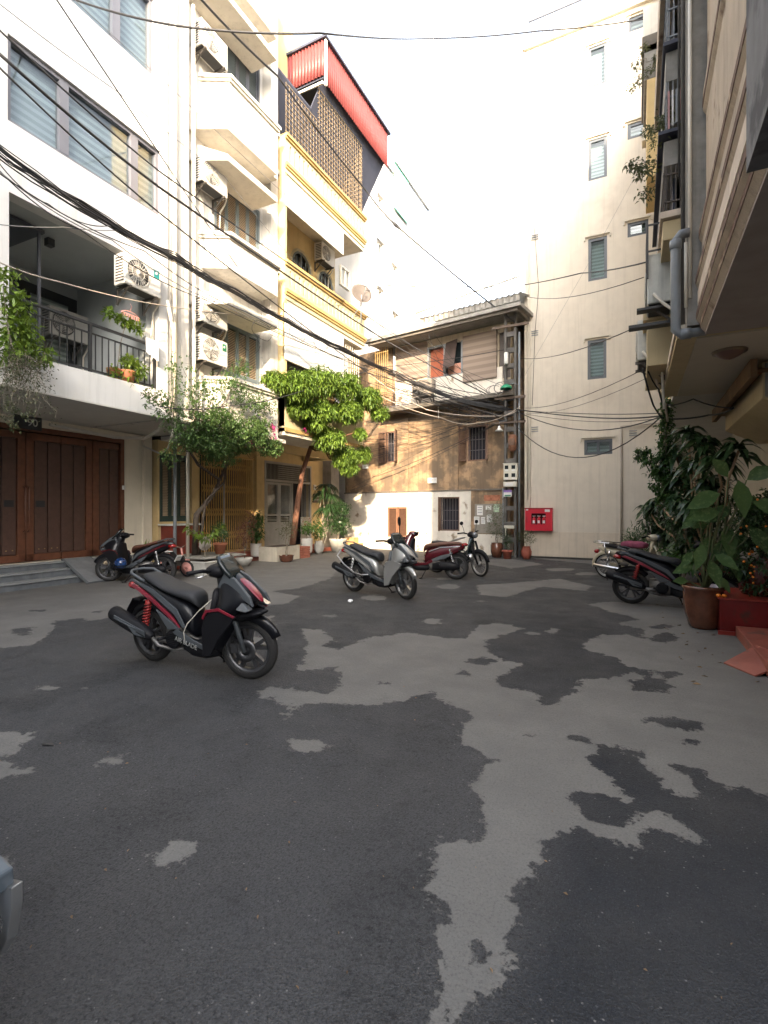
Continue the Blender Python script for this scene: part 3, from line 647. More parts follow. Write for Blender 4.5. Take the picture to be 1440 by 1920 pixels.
def bar_window(par,x0,x1,z0,z1,n,shw,name='barred_window',halfopen=True):
    f=MB(); t=.05
    f.box(x0,x1,.0,.1,z0,z0+t).box(x0,x1,0,.1,z1-t,z1).box(x0,x0+t,0,.1,z0+t,z1-t).box(x1-t,x1,0,.1,z0+t,z1-t)
    fr=f.build(name,oldwood,par,True)
    MB().box(x0-.5,x1+.5,.5,.55,z0-.3,z1+.3).box(x0-.5,x0-.45,.26,.5,z0-.3,z1+.3).box(x1+.45,x1+.5,.26,.5,z0-.3,z1+.3).box(x0-.45,x1+.45,.26,.5,z1+.25,z1+.3).build('dark_room',M('unlit_interior_dark',(.02,.02,.03),.8),fr,True)  # near-black box stands in for the unlit room behind the bars
    b2=MB()
    for i in range(n): x=x0+(x1-x0)*(i+.5)/n; b2.box(x-.009,x+.009,.02,.04,z0,z1)
    for q in (.3,.6): b2.box(x0+.002,x1-.002,.018,.045,z0+(z1-z0)*q,z0+(z1-z0)*q+.02)
    b2.build('window_bars',bars,fr,True)
    for (a,ang) in shw:   # opened louvred leaf
        g=MB(); wdt=.36; d=Vector((math.cos(ang),math.sin(ang),0)); nn=Vector((-d.y,d.x,0)); o0=Vector((a,-.045,0))
        for u0,u1,za,zb in ((0,.05,z0,z1),(wdt-.05,wdt,z0,z1),(.05,wdt-.05,z0,z0+.06),(.05,wdt-.05,z1-.06,z1),(.05,wdt-.05,(z0+z1)/2-.03,(z0+z1)/2+.03)):
            g.obox(o0+d*((u0+u1)/2)+Vector((0,0,(za+zb)/2)),d*((u1-u0)/2),nn*.018,(0,0,(zb-za)/2))
        sh=g.build('shutter',oldwood,fr,True); s_=MB(); z=z0+.09
        while z<z1-.08:
            if abs(z-(z0+z1)/2)>.05: s_.obox(o0+d*(wdt/2)+Vector((0,0,z)),d*(wdt/2-.052),nn*.015+Vector((0,0,-.01)),(0,0,.004))
            z+=.04
        s_.build('louvre',oldwood,sh,True)
bar_window(O,-5.14,-4.62,3.45,4.68,4,[(-5.14,math.pi+.12),(-4.62,-1.2)])
bar_window(O,-1.6,-.86,3.3,4.55,6,[(-1.62,-1.95),(-.84,-1.1)])
bar_window(O,-2.74,-1.9,.8,2.04,7,[(-2.72,-1.15)])
f=MB()
for a in (-5.07,-4.60): 
    f.box(a,a+.05,-.02,.04,.5,1.68).box(a+.39,a+.44,-.02,.04,.5,1.68).box(a+.05,a+.39,-.02,.04,.5,.57).box(a+.05,a+.39,-.02,.04,1.61,1.68)
    z=.6
    while z<1.6: f.obox((a+.22,.01,z),(.168,0,0),(0,.02,-.012),(0,0.003,.005)); z+=.042
f.build('closed_shutter',M('faded_brown_shutter',(.22,.11,.065),.8,var=.2,scale=8),O,True); MB().box(-5.07,-4.16,.1,.15,.5,1.68).build('backing',blackm,O,True)
# sloped ledge
m=MB(); m.prism([(-.72,5.30),(-.72,5.44),(0,5.62),(.1,5.62),(.1,5.30)],'x',-4.95,.36).build('ledge',oldgrey,O,True)
# upper floor
m=MB(); wall_holes(m,-4.8,-.02,.1,.3,5.62,8.0,[(-3.29,-1.82,6.5,7.7),(-.46,-.03,6.1,7.7)],axis='y'); m.build('upper_floor_wall',M('dusty_cream_render',(.50,.43,.33),.95,var=.12,streak=.5),O,True)
MB().box(-4.72,-3.31,.06,.098,6.62,7.95).build('cladding',planks,O,True); MB().box(-1.78,-.5,-.02,.098,6.15,7.8).build('cladding',planks,O,True)
MB().box(-4.75,-.3,.05,.098,5.62,6.5).build('parapet_band',oldwhite,O,True)
w_=MB().box(-3.29,-3.23,.04,.12,6.5,7.7).box(-2.6,-2.5,.04,.12,6.5,7.7).box(-3.23,-2.6,.04,.12,6.5,6.53).box(-2.5,-1.88,.04,.12,6.5,6.53).box(-1.88,-1.82,.04,.12,6.5,7.7).box(-3.23,-2.6,.04,.12,7.62,7.7).build('window',pvcg,O,True)
MB().box(-3.23,-2.6,.2,.22,6.5,7.62).build('red_door_panel',M('red_brown_panel',(.35,.10,.05),.6,var=.3),w_,True)
MB().box(-2.5,-1.9,.2,.22,6.95,7.7).build('pane',darkglass,w_,True); MB().box(-2.5,-1.9,.2,.22,6.5,6.95).build('lower_panel',M('pinkish_panel',(.4,.2,.14),.7,var=.3),w_,True)
MB().obox((-2.2,-.12,7.2),(.28,0,0),(0,-.0,.0),(0,0,0)) 
MB().add([(-2.48,.02,7.72),(-2.02,.02,7.78),(-2.02,-.25,6.75),(-2.48,-.25,6.7),(-2.48,.04,7.72),(-2.02,.04,7.78),(-2.02,-.23,6.75),(-2.48,-.23,6.7)],[(0,1,2,3),(7,6,5,4),(0,4,5,1),(1,5,6,2),(2,6,7,3),(3,7,4,0)]).build('open_casement',M('dark_brown_casement',(.07,.05,.045),.5,var=.3),w_,True)
MB().box(-.46,-.03,.2,.25,6.1,7.7).build('grey_shutter',M('grey_brown_board',(.12,.105,.1),.8,var=.2),O,True)
MB().box(-4.7,-.1,1.2,1.3,5.6,8.0).build('inner_wall',blackm,O,True)
MB().box(-5.5,.72,-1.0,4,8.02,8.14).build('roof_slab',concrete,O,True)
MB().box(-5.4,.6,-.9,-.8,7.92,8.02).box(.5,.6,-.8,3,7.9,8.02).build('roof_beam',oldgrey,O,True)
m=MB(); m.add(*corr((-3.3,-.5,0),(.5,-.5,0),8.4,8.62,nrm=Vector((0,-1,0)),pitch=.2,amp=.03)); m.build('corrugated_fascia',concrete,O,True)
m=MB(); vs,fs=corr((-3.3,0,0),(.6,0,0),0,1,nrm=Vector((0,0,1)),pitch=.2,amp=.03)
vs=[(x,-.55+zz*4.5,8.62+ (yy) + zz*.9 + (z0 if False else 0)) for (x,yy,zz),z0 in zip(vs,[0]*len(vs))]
m.add([(v[0],v[1],v[2]+.03*math.sin(i//4*math.pi/2)) for i,v in enumerate(vs)],fs); m.build('corrugated_roof',M('asbestos_sheet',(.42,.41,.38),.9,var=.15,streak=.4),O,True)
m=MB(); m.tube([(-3.3,-.75,8.75),(-1,-.75,8.95),(.6,-.75,9.05)],.03); m.build('roof_pipe',pvc,O,True)
# left corner balcony cage of the old house
cg=MB()
for i in range(7): x=-5.35+i*.1; cg.box(x,x+.015,-.5,-.485,5.7,7.9)
for z in (5.9,6.5,7.1,7.7): cg.box(-5.35,-4.73,-.505,-.48,z,z+.015)
cg.build('balcony_cage',M('yellow_rust_bars',(.45,.30,.12),.7,var=.2),O,True)
MB().box(-5.6,-4.9,-.5,0,5.35,5.65).box(-7.2,-4.9,.02,.1,5.3,8.0).build('corner_wall',oldbrown,O,True)
MB().box(-4.85,-3.5,-.74,-.72,5.46,5.50).build('ledge_rail',bars,O,True)
rl=MB()
for i in range(9): rl.tube([(-4.9,-.7-i*0,5.5+i*.07),(-3.5,-.7,5.5+i*.07)],.008,4)
rl.build('balcony_rail',oldwood,O,True)
# notices and plates on the old house
def onold(name,label,cat,x,z,w,h,mat,off=.05,group=None):
    p=OI.inverted()@Vector((x,-off,z)); t=thing(name,label,cat,p,R(-9),group); MB().box(-w/2,w/2,-.008,.008,-h/2,h/2).build('sheet',mat,t,True); return t
paper=M('white_paper',(.62,.62,.60),.8,var=.1,scale=20); ptxt=M('faded_grey_ink',(.22,.23,.25),.8)
for i,(px,py,w_,h_,lb) in enumerate([(901,957,.22,.34,'largest white notice, upper left of the sheets on the grey cement patch'),(932,953,.2,.26,'pale green-tinted notice at the upper right of the grey cement patch'),(895,976,.2,.28,'white notice at the lower left of the grey cement patch'),(907,976,.15,.24,'narrow white notice between two lower sheets on the cement patch'),(919,972,.2,.26,'white notice right of the narrow one on the cement patch'),(917,952,.2,.14,'torn slanted paper strip between the two upper notices')]):
    x,z=ol(px,py); t=onold('paper_notice',lb,'notice',x,z,w_,h_,paper if i!=1 else M('green_paper',(.45,.6,.42),.8),.05,'paper notices on the grey cement patch')
    k=MB()
    for r_ in range(3 if h_>.2 else 1): k.box(-w_*.38,w_*.38,-.012,-.009,h_*.28-r_*h_*.26,h_*.28-r_*h_*.26+h_*.08)
    k.build('print',ptxt,t,True)
x,z=ol(812,901); t=onold('street_plate','small white plate on the brown wall between the pilasters','sign',x,z,.38,.2,paper,.06); text('lettering','NHA 12',(0,-.012,0.02),.09,ptxt,t,(R(90),0,0),.001)
x,z=ol(687,875); t=onold('wall_plate','small white plate on the wall end beside the green tree','sign',x,z,.3,.16,paper,.06); text('lettering','A12',(0,-.012,0),.09,ptxt,t,(R(90),0,0),.001)
# ================================================================ cream tower at the end of the yard
wallc=M('cream_tower_paint',(.62,.56,.47),.85,var=.05,streak=.28,col2=(.54,.48,.40),c2amt=.2,c2scale=.5,bump=.1)
C=thing('cream_building','tall plain cream building with one column of narrow windows closing the yard','building',(-3.4,17.3,0))
cw=[(-1.4,-.85,12.05,13.35),(-1.4,-.85,8.85,10.2),(-1.42,-.87,5.72,6.97),(-1.52,-.7,3.32,3.8),(-.27,.3,9.98,10.42),(-.27,.3,13.0,13.48),(-.25,.3,16.3,16.75),(-1.4,-.85,15.0,16.3)]
m=MB(); wall_holes(m,-3.4,4,17.3,17.55,.85,17.2,cw,axis='y'); m.box(-3.4,-3.15,17.55,30,0,17.2).box(-3.15,4,17.55,30,17.0,17.2); m.build('wall',wallc,C)
MB().box(-3.4,4,17.28,17.55,0,.845).build('plinth',M('stained_cream_plinth',(.60,.52,.42),.9,var=.06,streak=.5),C)
MB().box(-3.46,4,17.2,17.3,17.0,17.2).build('cornice',trim,C)
for i,(a,b_,z0,z1) in enumerate(cw):
    f=MB(); t=.085; y0=17.33
    f.box(a,b_,y0,y0+.08,z0,z0+t).box(a,b_,y0,y0+.08,z1-t,z1).box(a,a+t,y0,y0+.08,z0+t,z1-t).box(b_-t,b_,y0,y0+.08,z0+t,z1-t)
    if i==3: f.box((a+b_)/2-.04,(a+b_)/2+.04,y0,y0+.08,z0+t,z1-t)
    fr=f.build('window',M('slate_window_frame',(.055,.065,.078),.4,var=.05),C); MB().box(a+t,b_-t,y0+.03,y0+.035,z0+t,z1-t).build('pane',glass,fr)
    MB().box(a,b_,17.5,17.52,z0,z1).build('blind',zebrad,fr); MB().box(a-.1,b_+.1,17.6,17.65,z0-.1,z1+.1).build('backing',greyint,fr)
    MB().box(a-.08,b_+.08,17.24,17.3,z1+.05,z1+.10).box(a-.12,a-.08,17.24,17.3,z1-.06,z1+.10).box(b_+.08,b_+.12,17.24,17.3,z1-.06,z1+.10).build('window_hood',trim,fr)
for px,py in ((1003,445),(1003,625),(1003,805),(1187,812)):
    p=YP(px,py,17.3); f=MB()
    for k in range(3): f.box(p.x-.11,p.x+.11,17.27,17.3,p.z-.08+k*.07,p.z-.06+k*.07)
    f.build('wall_vent',pvcg,C)
f=MB(); f.tube([(-.44,17.22,.1),(-.44,17.22,4.15),(1.6,17.22,4.2)],.035,8); f.build('drain_pipe',M('greyish_cream_pvc',(.42,.37,.31),.6,var=.1),C)
f=MB(); f.tube([(-3.28,17.25,1.9),(-3.28,17.25,16.8)],.02,6); f.tube([(-3.2,17.25,.9),(-3.2,17.25,16.8)],.012,6); f.build('wall_conduit',trim,C)
g=MB()
for i in range(14): g.box(-3.3+i*.12,-3.28+i*.12,18,18.02,17.2,18.6)
g.box(-3.4,-1.6,17.99,18.03,18.6,18.64).box(-3.4,-1.6,17.9,18.1,17.2,17.45).build('roof_railing',dframe,C)
# fire cabinet
redp=M('red_cabinet_paint',(.52,.012,.03),.35,var=.05)
F=thing('fire_cabinet','red wall cabinet holding fire extinguishers behind its window','fire cabinet',(-2.9,17.28,1.25))
m=MB(); wall_holes(m,-.43,.43,-.22,-.19,-.37,.37,[(-.23,.23,-.16,.2)],axis='y'); m.box(-.43,-.41,-.19,0,-.37,.37).box(.41,.43,-.19,0,-.37,.37).box(-.41,.41,-.19,0,.35,.37).box(-.41,.41,-.19,0,-.37,-.35); m.build('cabinet_box',redp,F,True)
MB().box(-.45,.45,-.235,-.215,.345,.385).box(-.38,-.36,-.235,-.22,-.1,.1).build('cabinet_trim',M('dark_red_paint',(.25,.008,.015),.4),F,True)
MB().box(-.41,.41,-.03,-.01,-.35,.35).build('inside_panel',M('dark_red_inside',(.09,.006,.012),.7),F,True)
for x in (-.16,0,.16):
    e=MB(); e.lathe([(.0,-.17),(.06,-.17),(.06,.03),(.05,.07),(.02,.09),(.02,.12),(0,.12)],(x,-.11,-.02),12); ex=e.build('extinguisher',redp,F,True)
    MB().box(x-.035,x+.035,-.175,-.168,-.12,-.03).build('label',paper,ex,True); MB().box(x-.05,x+.05,-.13,-.09,.105,.125).build('valve',paper,ex,True)
MB().box(.2,.36,-.225,-.222,.25,.33).box(-.4,-.33,-.225,-.222,.3,.34).build('sticker',paper,F,True)
# ================================================================ right row
ra=M('dirty_tan_render',(.46,.38,.29),.95,var=.15,scale=2,streak=.6,bump=.3,col2=(.2,.14,.1),c2amt=.1,c2scale=2)
rb=M('beige_yellow_paint',(.52,.42,.25),.85,var=.06,streak=.25)
rg=M('mottled_grey_render',(.26,.25,.23),.95,var=.25,scale=5,streak=.6,bump=.3)
R1=thing('moulded_house','near right-hand house with rust-streaked stepped cornice mouldings and dark soffit','house',(.6,4,0))
prof=[(.66,3.50),(.62,3.55),(.62,3.61),(.585,3.65),(.585,3.75),(.60,3.79),(.60,4.0),(.58,4.04),(.58,4.12),(.635,4.17),(.635,4.5),(.61,4.54),(.61,4.66),(.675,4.7),(.675,5.9),(.645,5.95),(.645,6.15),(.685,6.2),(.685,14.3),(3,14.3),(3,3.50)]
m=MB(); m.prism(prof,'y',3.42,6.54); m.build('wall',ra,R1)
MB().box(.66,3,3.45,6.5,3.47,3.495).build('soffit',M('dark_brown_soffit',(.30,.26,.235),.9,var=.12),R1)
MB().box(2.2,2.4,2.2,6.6,0,3.46).build('ground_floor_wall',cream,R1)
lm=M('pale_moulding_paint',(.62,.52,.42),.85,var=.15,streak=.5)
MB().box(.594,.599,3.43,6.53,3.81,3.97).build('pale_moulding',lm,R1)
rs_=M('rust_streaked_moulding',(.13,.075,.05),.95,var=.4,scale=7,col2=(.42,.32,.22),c2amt=.2,c2scale=4)
for zz,xx_ in ((3.66,.579),(4.05,.574),(4.55,.604),(3.555,.614),(5.98,.639)): MB().box(xx_,xx_+.005,3.43,6.53,zz,zz+.07).build('rust_band',rs_,R1)
MB().box(.52,.684,5.4,6.3,7.3,7.5).build('window_ledge',ra,R1); MB().box(.5,.684,4.2,5.3,8.6,8.72).build('window_awning',slate,R1)
R0=thing('grey_corner_house','grey stained building edge at the upper right corner','building',(.6,2.6,0))
MB().box(.54,3,2.0,3.40,3.42,14.3).box(2.2,3,1.8,3.4,0,3.42).build('wall',M('bluish_grey_render',(.15,.15,.155),.9,var=.4,scale=1.6,col2=(.055,.055,.06),c2amt=.5,c2scale=2.2,streak=.5),R0)
CG=M('rusty_cage_iron',(.10,.085,.075),.7,.3,var=.3)
R2=thing('cage_balcony_house','right-hand house with caged balconies, air conditioners and thick grey drain pipe','house',(.6,8.2,0))
m=MB(); m.box(.50,3,6.58,9.95,3.62,14.3); m.build('wall',rg,R2)
MB().box(.40,2.2,6.62,9.93,3.5,3.6).build('first_floor_slab',rb,R2); MB().box(.60,2.2,6.66,9.9,3.485,3.5).build('soffit',M('beige_soffit',(.50,.45,.36),.9,var=.05),R2)
MB().box(.38,.42,6.6,9.95,3.56,3.66).build('slab_moulding',lm,R2)
MB().box(2.2,2.4,6.6,17.28,0,3.5).build('ground_floor_wall',M('pale_ground_floor_paint',(.5,.46,.38),.85,var=.06),R2)
a_=YP(1213,690,8.3); b_=YP(1240,600,8.3)
MB().box(a_.x,.46,8.2,9.9,a_.z,b_.z).build('balcony_box',rb,R2,bevel=.01); MB().box(a_.x-.05,.46,8.15,9.92,b_.z-.02,b_.z+.08).build('box_moulding',rb,R2)
def cage(x0,x1,y0,y1,z0,z1,h,par,mat=bars,base=rg,canopy=True):
    b1=MB().box(x0,x1,y0,y1,z0,z0+h); bb=b1.build('balcony_base',base,par)
    c=MB(); y=y0
    while y<=y1: c.box(x0+.01,x0+.025,y,y+.015,z0+h,z1); y+=.13
    x=x0+.05
    while x<x1: c.box(x,x+.015,y0+.01,y0+.025,z0+h,z1); x+=.09
    for z in (z0+h+.3,(z0+z1+h)/2,z1-.05): c.box(x0+.005,x0+.03,y0,y1,z,z+.02).box(x0+.03,x1,y0+.005,y0+.03,z,z+.02)
    c.build('balcony_cage',mat,bb)
    if canopy: MB().box(x0-.08,x1,y0-.1,y1+.05,z1,z1+.05).build('balcony_roof',slate,bb)
def zy(py): return YP(1262,py,7.0).z
x0c=YP(1243,300,7.0).x
def slab_(pa,pb,mat,name,x0=x0c,y0=7.0,y1=9.7): MB().box(x0,.50,y0,y1,zy(pa),zy(pb)).build(name,mat,R2)
slab_(447,412,rb,'balcony_base'); slab_(408,396,lm,'ledge_moulding',x0c-.03,6.96)
slab_(308,262,rg,'balcony_base',x0c+.01); slab_(256,250,slate,'balcony_roof',x0c-.05,6.9,9.8)
slab_(150,95,rg,'balcony_base',x0c+.03); slab_(93,86,slate,'balcony_roof',x0c,6.9,9.8); slab_(-40,-110,ra,'balcony_base',x0c-.02)
def bars_(pa,pb,x0=x0c,mat=CG,back=True):
    c=MB(); za,zb=zy(pa),zy(pb); y=7.0
    while y<=9.7: c.box(x0+.01,x0+.022,y,y+.012,za,zb); y+=.13
    x=x0+.03
    while x<.49: c.box(x,x+.012,7.01,7.022,za,zb); x+=.05
    z=za+.12
    while z<zb: c.box(x0+.005,x0+.028,7.03,9.7,z,z+.016).box(x0,.49,7.0,7.03,z,z+.016); z+=.33
    c.build('balcony_cage',mat,R2)
    if back: MB().box(.40,.42,7.3,9.6,za,zb).build('cage_backing',slate,R2)
bars_(396,308); bars_(250,150,x0c+.02,pvcg,False); bars_(86,-40,x0c+.03,pvcg)
MB().tube([(.47,6.75,3.7),(.47,6.75,9),(.46,6.74,14)],.022,8).tube([(.44,6.9,5.5),(.44,6.9,14)],.014,6).build('riser_pipe',M('stained_dark_pipe',(.09,.085,.08),.7,var=.3),R2)
for k in range(5): MB().box(x0c+.05+.04*k,x0c+.07+.04*k,6.94,6.97,zy(245-4*k),zy(175)).build('hung_cloth',(M('faded_pink_cloth',(.45,.25,.25),.9),paper,pvcg)[k%3],R2)
fr=MB(); p0=YP(1212,425,7.6); p1=YP(1245,500,7.6)
for dz in (0,.28,.56): fr.box(p0.x,p0.x+.02,7.6,8.3,p0.z-dz,p0.z-dz+.025)
fr.box(p0.x,p0.x+.025,7.58,7.61,p0.z-.7,p0.z).box(p0.x,p0.x+.025,8.28,8.3,p0.z-.7,p0.z).box(p0.x,.46,7.59,7.61,p0.z,p0.z+.02).box(p0.x,.46,7.59,7.61,p0.z-.35,p0.z-.33).build('metal_frame',blackm,R2)
px_=YP(1266,600,6.62).x
f=MB(); zb=YP(1266,632,6.62).z; zt_=YP(1266,447,6.62).z
f.tube([(.52,6.55,zt_),(px_+.05,6.55,zt_),(px_,6.55,zt_-.06),(px_,6.55,zb+.05),(px_+.05,6.55,zb),(.68,6.55,zb)],.05,12); f.tube([(px_,6.55,zt_-.06),(px_,6.55,zt_-.16)],.06,12); f.tube([(px_+.05,6.55,zb),(px_+.15,6.55,zb)],.06,12)
f.build('drain_pipe',pvcg,R2)
f=MB(); f.tube([(px_+.1,6.56,zt_-.1),(px_+.1,6.56,zb+.3)],.018,8); f.tube([(px_+.14,6.57,zb+.4),(px_+.14,6.57,zt_+3)],.02,8); f.build('thin_pipe',pvc,R2)
R3=thing('ochre_side_house','far right-hand house with ochre balcony sides and hanging plants','house',(.6,13.5,0))
m=MB(); m.box(.62,3,9.97,15.6,3.6,14.3).box(.62,3,15.6,17.28,3.6,20); m.build('wall',rb,R3); MB().box(.55,2.2,9.97,17.27,3.5,3.6).build('soffit_slab',soffit,R3)
def side(pxa,pya,pxb,pyb,y,mat,name='balcony_side',d=1.6,s_=None):
    a=YP(pxa,pya,y); b=YP(pxb,pyb,y); MB().box(a.x,max(b.x,.62),y,y+d,b.z,a.z).build(name,mat,s_ or R3)
side(1213,150,1240,325,13,ochre); side(1235,325,1246,410,12.6,ochre,d=1); side(1208,88,1240,140,13.4,rg,'balcony_base',2.2); side(1204,70,1240,88,13.4,oldgrey,'balcony_base',2.4); side(1216,14,1240,70,14.2,yellowl); side(1206,14,1212,70,13.6,pvc,'balcony_post',.05)
side(1204,240,1213,262,14,trim,'vent_hood',.3)
# shutter box and louvred shop front
SB=thing('roller_shutter_box','cream roller-shutter housing above the louvred shutter on the right','shutter box',(1.9,9,0))
m=MB(); m.prism([(1.42,2.98),(1.42,3.44),(2.2,3.48),(2.2,2.72),(1.9,2.72)],'y',7.9,10.9); m.build('housing',rb,SB,bevel=.01); MB().prism([(1.45,3.0),(1.45,3.42),(2.2,3.46),(2.2,2.76),(1.9,2.76)],'y',7.88,7.899).build('end_plate',rg,SB)
m=MB(); z=.3
while z<2.7: m.obox((2.1,9.4,z),(0,1.45,0),(.02,0,-.03),(.006,0,.006)); z+=.085
m.build('louvred_shutter',M('pale_yellow_louvre',(.55,.46,.27),.6,var=.1),SB)
MB().box(1.3,2.2,7.8,11.2,3.3,3.34).box(1.25,1.32,7.6,11.2,3.2,3.42).build('awning_frame',M('rusty_brown_frame',(.16,.09,.04),.8,var=.3),SB)
CL=thing('ceiling_light','round brown glass ceiling light under the beige slab','light',(1.0,7.35,3.48))
MB().lathe([(0,-.10),(.05,-.09),(.11,-.06),(.15,-.02),(.16,0),(0,0)],n=20).build('lamp_shade',M('brown_glass_shade',(.16,.09,.07),.3,var=.1),CL,True); MB().lathe([(0,-.02),(.18,-.02),(.19,.01),(0,.01)],n=20).build('lamp_base',M('bronze',(.2,.15,.1),.4,.5),CL,True)
# tiled planter box, steps, doorway platform on the right
TB=thing('tiled_planter_box','glossy dark red tiled box under the glazed plant pot','planter box',(1.5,7.9,0))
dkred=M('dark_red_glazed_tile',(.13,.010,.010),.18,var=.25,scale=4,col2=(.07,.02,.015),c2amt=.15,c2scale=5.)
MB().box(.92,2.2,7.52,8.6,0,.44).build('tiled_body',dkred,TB,bevel=.012); MB().box(.905,2.2,7.505,8.6,.44,.455).box(.90,2.2,7.50,7.52,0,.05).build('edge_tile',M('red_edge_tile',(.24,.03,.022),.3),TB); MB().box(1.62,1.625,7.51,7.519,.05,.44).build('joint',M('tile_grout',(.35,.12,.1),.8),TB)
ST=thing('tiled_steps','terracotta tiled entrance steps at the right edge, below the dark red tiled box','steps',(1.5,6.5,0))
stile=M('orange_red_step_tile',(.25,.072,.05),.5,var=.2,scale=5,col2=(.12,.06,.045),c2amt=.2,c2scale=4.,bump=.3)
MB().box(1.08,2.2,5.2,7.49,0,.13).build('lower_step',stile,ST,bevel=.01); MB().box(1.62,2.2,5.2,7.49,.13,.27).build('upper_step',stile,ST,bevel=.01)
for yy in (5.6,6.0,6.4,6.8,7.2): MB().box(1.085,1.61,yy,yy+.008,.1301,.1325).build('tile_joint',MATS['tile_grout'],ST)
m=MB(); m.add([(.78,6.1,.012),(.98,5.75,.012),(1.3,5.95,.135),(1.12,6.5,.135),(.78,6.1,.0),(.98,5.75,0),(1.3,5.95,.1),(1.12,6.5,.1)],[(0,1,2,3),(7,6,5,4),(0,4,5,1),(1,5,6,2),(2,6,7,3),(3,7,4,0)]); m.build('wheel_ramp',stile,ST)
# unseen blocks added behind the viewer, sized to keep the yard in shade
for nm,lb,bx in (('tall_shade_block','unseen tall block added behind the viewer on the left to cast shade',(-16,-1.1,-26,-10,0,26)),('shade_block','unseen lower block added behind the viewer to shade the yard, middle one',(-1.05,3.3,-22,-10,0,11.0)),('shade_block','unseen block added behind the viewer to shade the yard, right one',(3.35,20,-22,-10,0,11.5))):
    t=thing(nm,lb,'building',((bx[0]+bx[1])/2,(bx[2]+bx[3])/2,0)); mm=MB(); mm.box(*bx).build('wall',white,t)  # white walls also bounce fill light into the yard
    mm=MB()
    x=bx[0]+.6
    while x<bx[1]-1:
        z=1.2
        while z<bx[5]-1.6: mm.box(x,x+.9,bx[3]+.001,bx[3]+.06,z,z+1.3); z+=3.2
        x+=2.2
    mm.build('shuttered_openings',bluesh,t)
t=thing('left_street_house','plain white house continuing the left row behind the viewer','house',(-11,-4,0)); MB().box(-15,-8.8,-8,.45,0,12).build('wall',white,t)
# ================================================================ air conditioners (local: front faces +x, mounted at x=0)
acw=M('ac_white',(.62,.60,.55),.45,var=.05,streak=.25); acg=M('ac_grille_grey',(.30,.29,.27),.5); acd=M('ac_dark_inside',(.05,.05,.05),.7)
def make_ac(label,badge=None,rings=True,wm=None,w_=.82,h=.6,d=.32):
    t=thing('air_conditioner',label,'air conditioner',(0,0,0),0,'outdoor air conditioner units')
    wm=wm or acw
    MB().box(.06,.06+d,-w_/2,w_/2,0,h).build('casing',wm,t,True,bevel=.015)
    x=.06+d; c=(x,-.13*w_/.82,h/2); r=h*.41
    MB().lathe([(0,.002),(r,.002),(r,.004),(0,.004)],c,28,'x').build('fan_opening',acd,t,True)
    f=MB()
    for k in range(5):
        a=k*1.2566; f.add([(c[0]+.006,c[1]+.03*math.cos(a),c[2]+.03*math.sin(a)),(c[0]+.008,c[1]+r*.9*math.cos(a+.1),c[2]+r*.9*math.sin(a+.1)),(c[0]+.004,c[1]+r*.9*math.cos(a+.75),c[2]+r*.9*math.sin(a+.75))],[(0,1,2)])
    f.build('fan_blades',acg,t,True)
    g=MB()
    for rr in ([r*q for q in (1,.86,.72,.58,.44,.3)] if rings else [r,r*.55]):
        pts=[(c[0]+.016,c[1]+rr*math.cos(a),c[2]+rr*math.sin(a)) for a in np.linspace(0,2*math.pi,25)]; g.tube(pts,.006,4,False)
    for k in range(12 if rings else 24):
        a=k*2*math.pi/(12 if rings else 24); g.tube([(c[0]+.018,c[1]+.04*math.cos(a),c[2]+.04*math.sin(a)),(c[0]+.018,c[1]+r*math.cos(a+.25),c[2]+r*math.sin(a+.25))],.004,3,False)
    g.lathe([(0,.02),(.045,.02),(.045,.028),(0,.028)],c,14,'x'); g.build('fan_grille',wm,t,True)
    g=MB()
    for i in range(9): g.box(.12,.06+d-.04,-w_/2-.006,-w_/2-.001,.06+i*.055,.085+i*.055)
    g.build('side_vent',acd,t,True)
    for y in (-w_*.36,w_*.36): g=MB(); g.box(0,.06+d+.03,y-.02,y+.02,-.04,-.001).obox((.17,y,-.16),(.15,0,.13),(0,.012,0),(-.008,0,.012)).box(0,.03,y-.02,y+.02,-.32,-.04); g.build('bracket',M('dark_steel_bracket',(.10,.09,.08),.6,.4,var=.2),t,True)
    MB().box(.1,.06+d-.02,-w_/2+.03,w_/2-.03,-.006,-.001).build('base_pan',acd,t,True)
    if badge: MB().box(x+.001,x+.004,w_*.29,w_*.45,h*.62,h*.9).build('badge',badge,t,True); MB().lathe([(0,.005),(.03,.005),(.03,.007),(0,.007)],(x,w_*.37,h*.78),10,'x').build('badge_mark',paper,t,True)
    MB().tube([(.3,w_/2,.12),(.3,w_/2+.06,.10),(.2,w_/2+.09,-.05),(.05,w_/2+.09,-.2),(.02,w_/2+.09,-.8)],.02,8).build('pipe',pvc,t,True)
    return t
teal=M('teal_badge',(.02,.22,.22),.4); green=M('green_badge',(.02,.16,.08),.4)
a=make_ac('white air conditioner with a teal badge hung above the open balcony',teal,False); a.location=(-9.05,6.72,5.86); a.rotation_euler.z=R(1.4)
a=make_ac('topmost air conditioner, high on the bay-window house by the frame top'); a.location=(-9.25,8.8,12.2)
a=make_ac('air conditioner with a wide round grille between the two upper sill bays'); a.location=(-9.25,8.8,9.1)
a=make_ac('upper unit of the stacked pair of air conditioners above the climbing vine'); a.location=(-9.25,8.8,5.88)
a=make_ac('lower unit of the stacked pair, with a dark green badge and ringed grille',green); a.location=(-9.25,8.8,5.0)
a=make_ac('dark air conditioner in shade against the back wall of the open balcony',wm=acg); a.location=(-11.2,6.6,5.2)
a=make_ac('white air conditioner on the wall between the arched windows of the yellow house'); qa=LX(617,478,-9.6); a.location=(-10,qa.y,qa.z-.3); a.rotation_euler.z=0
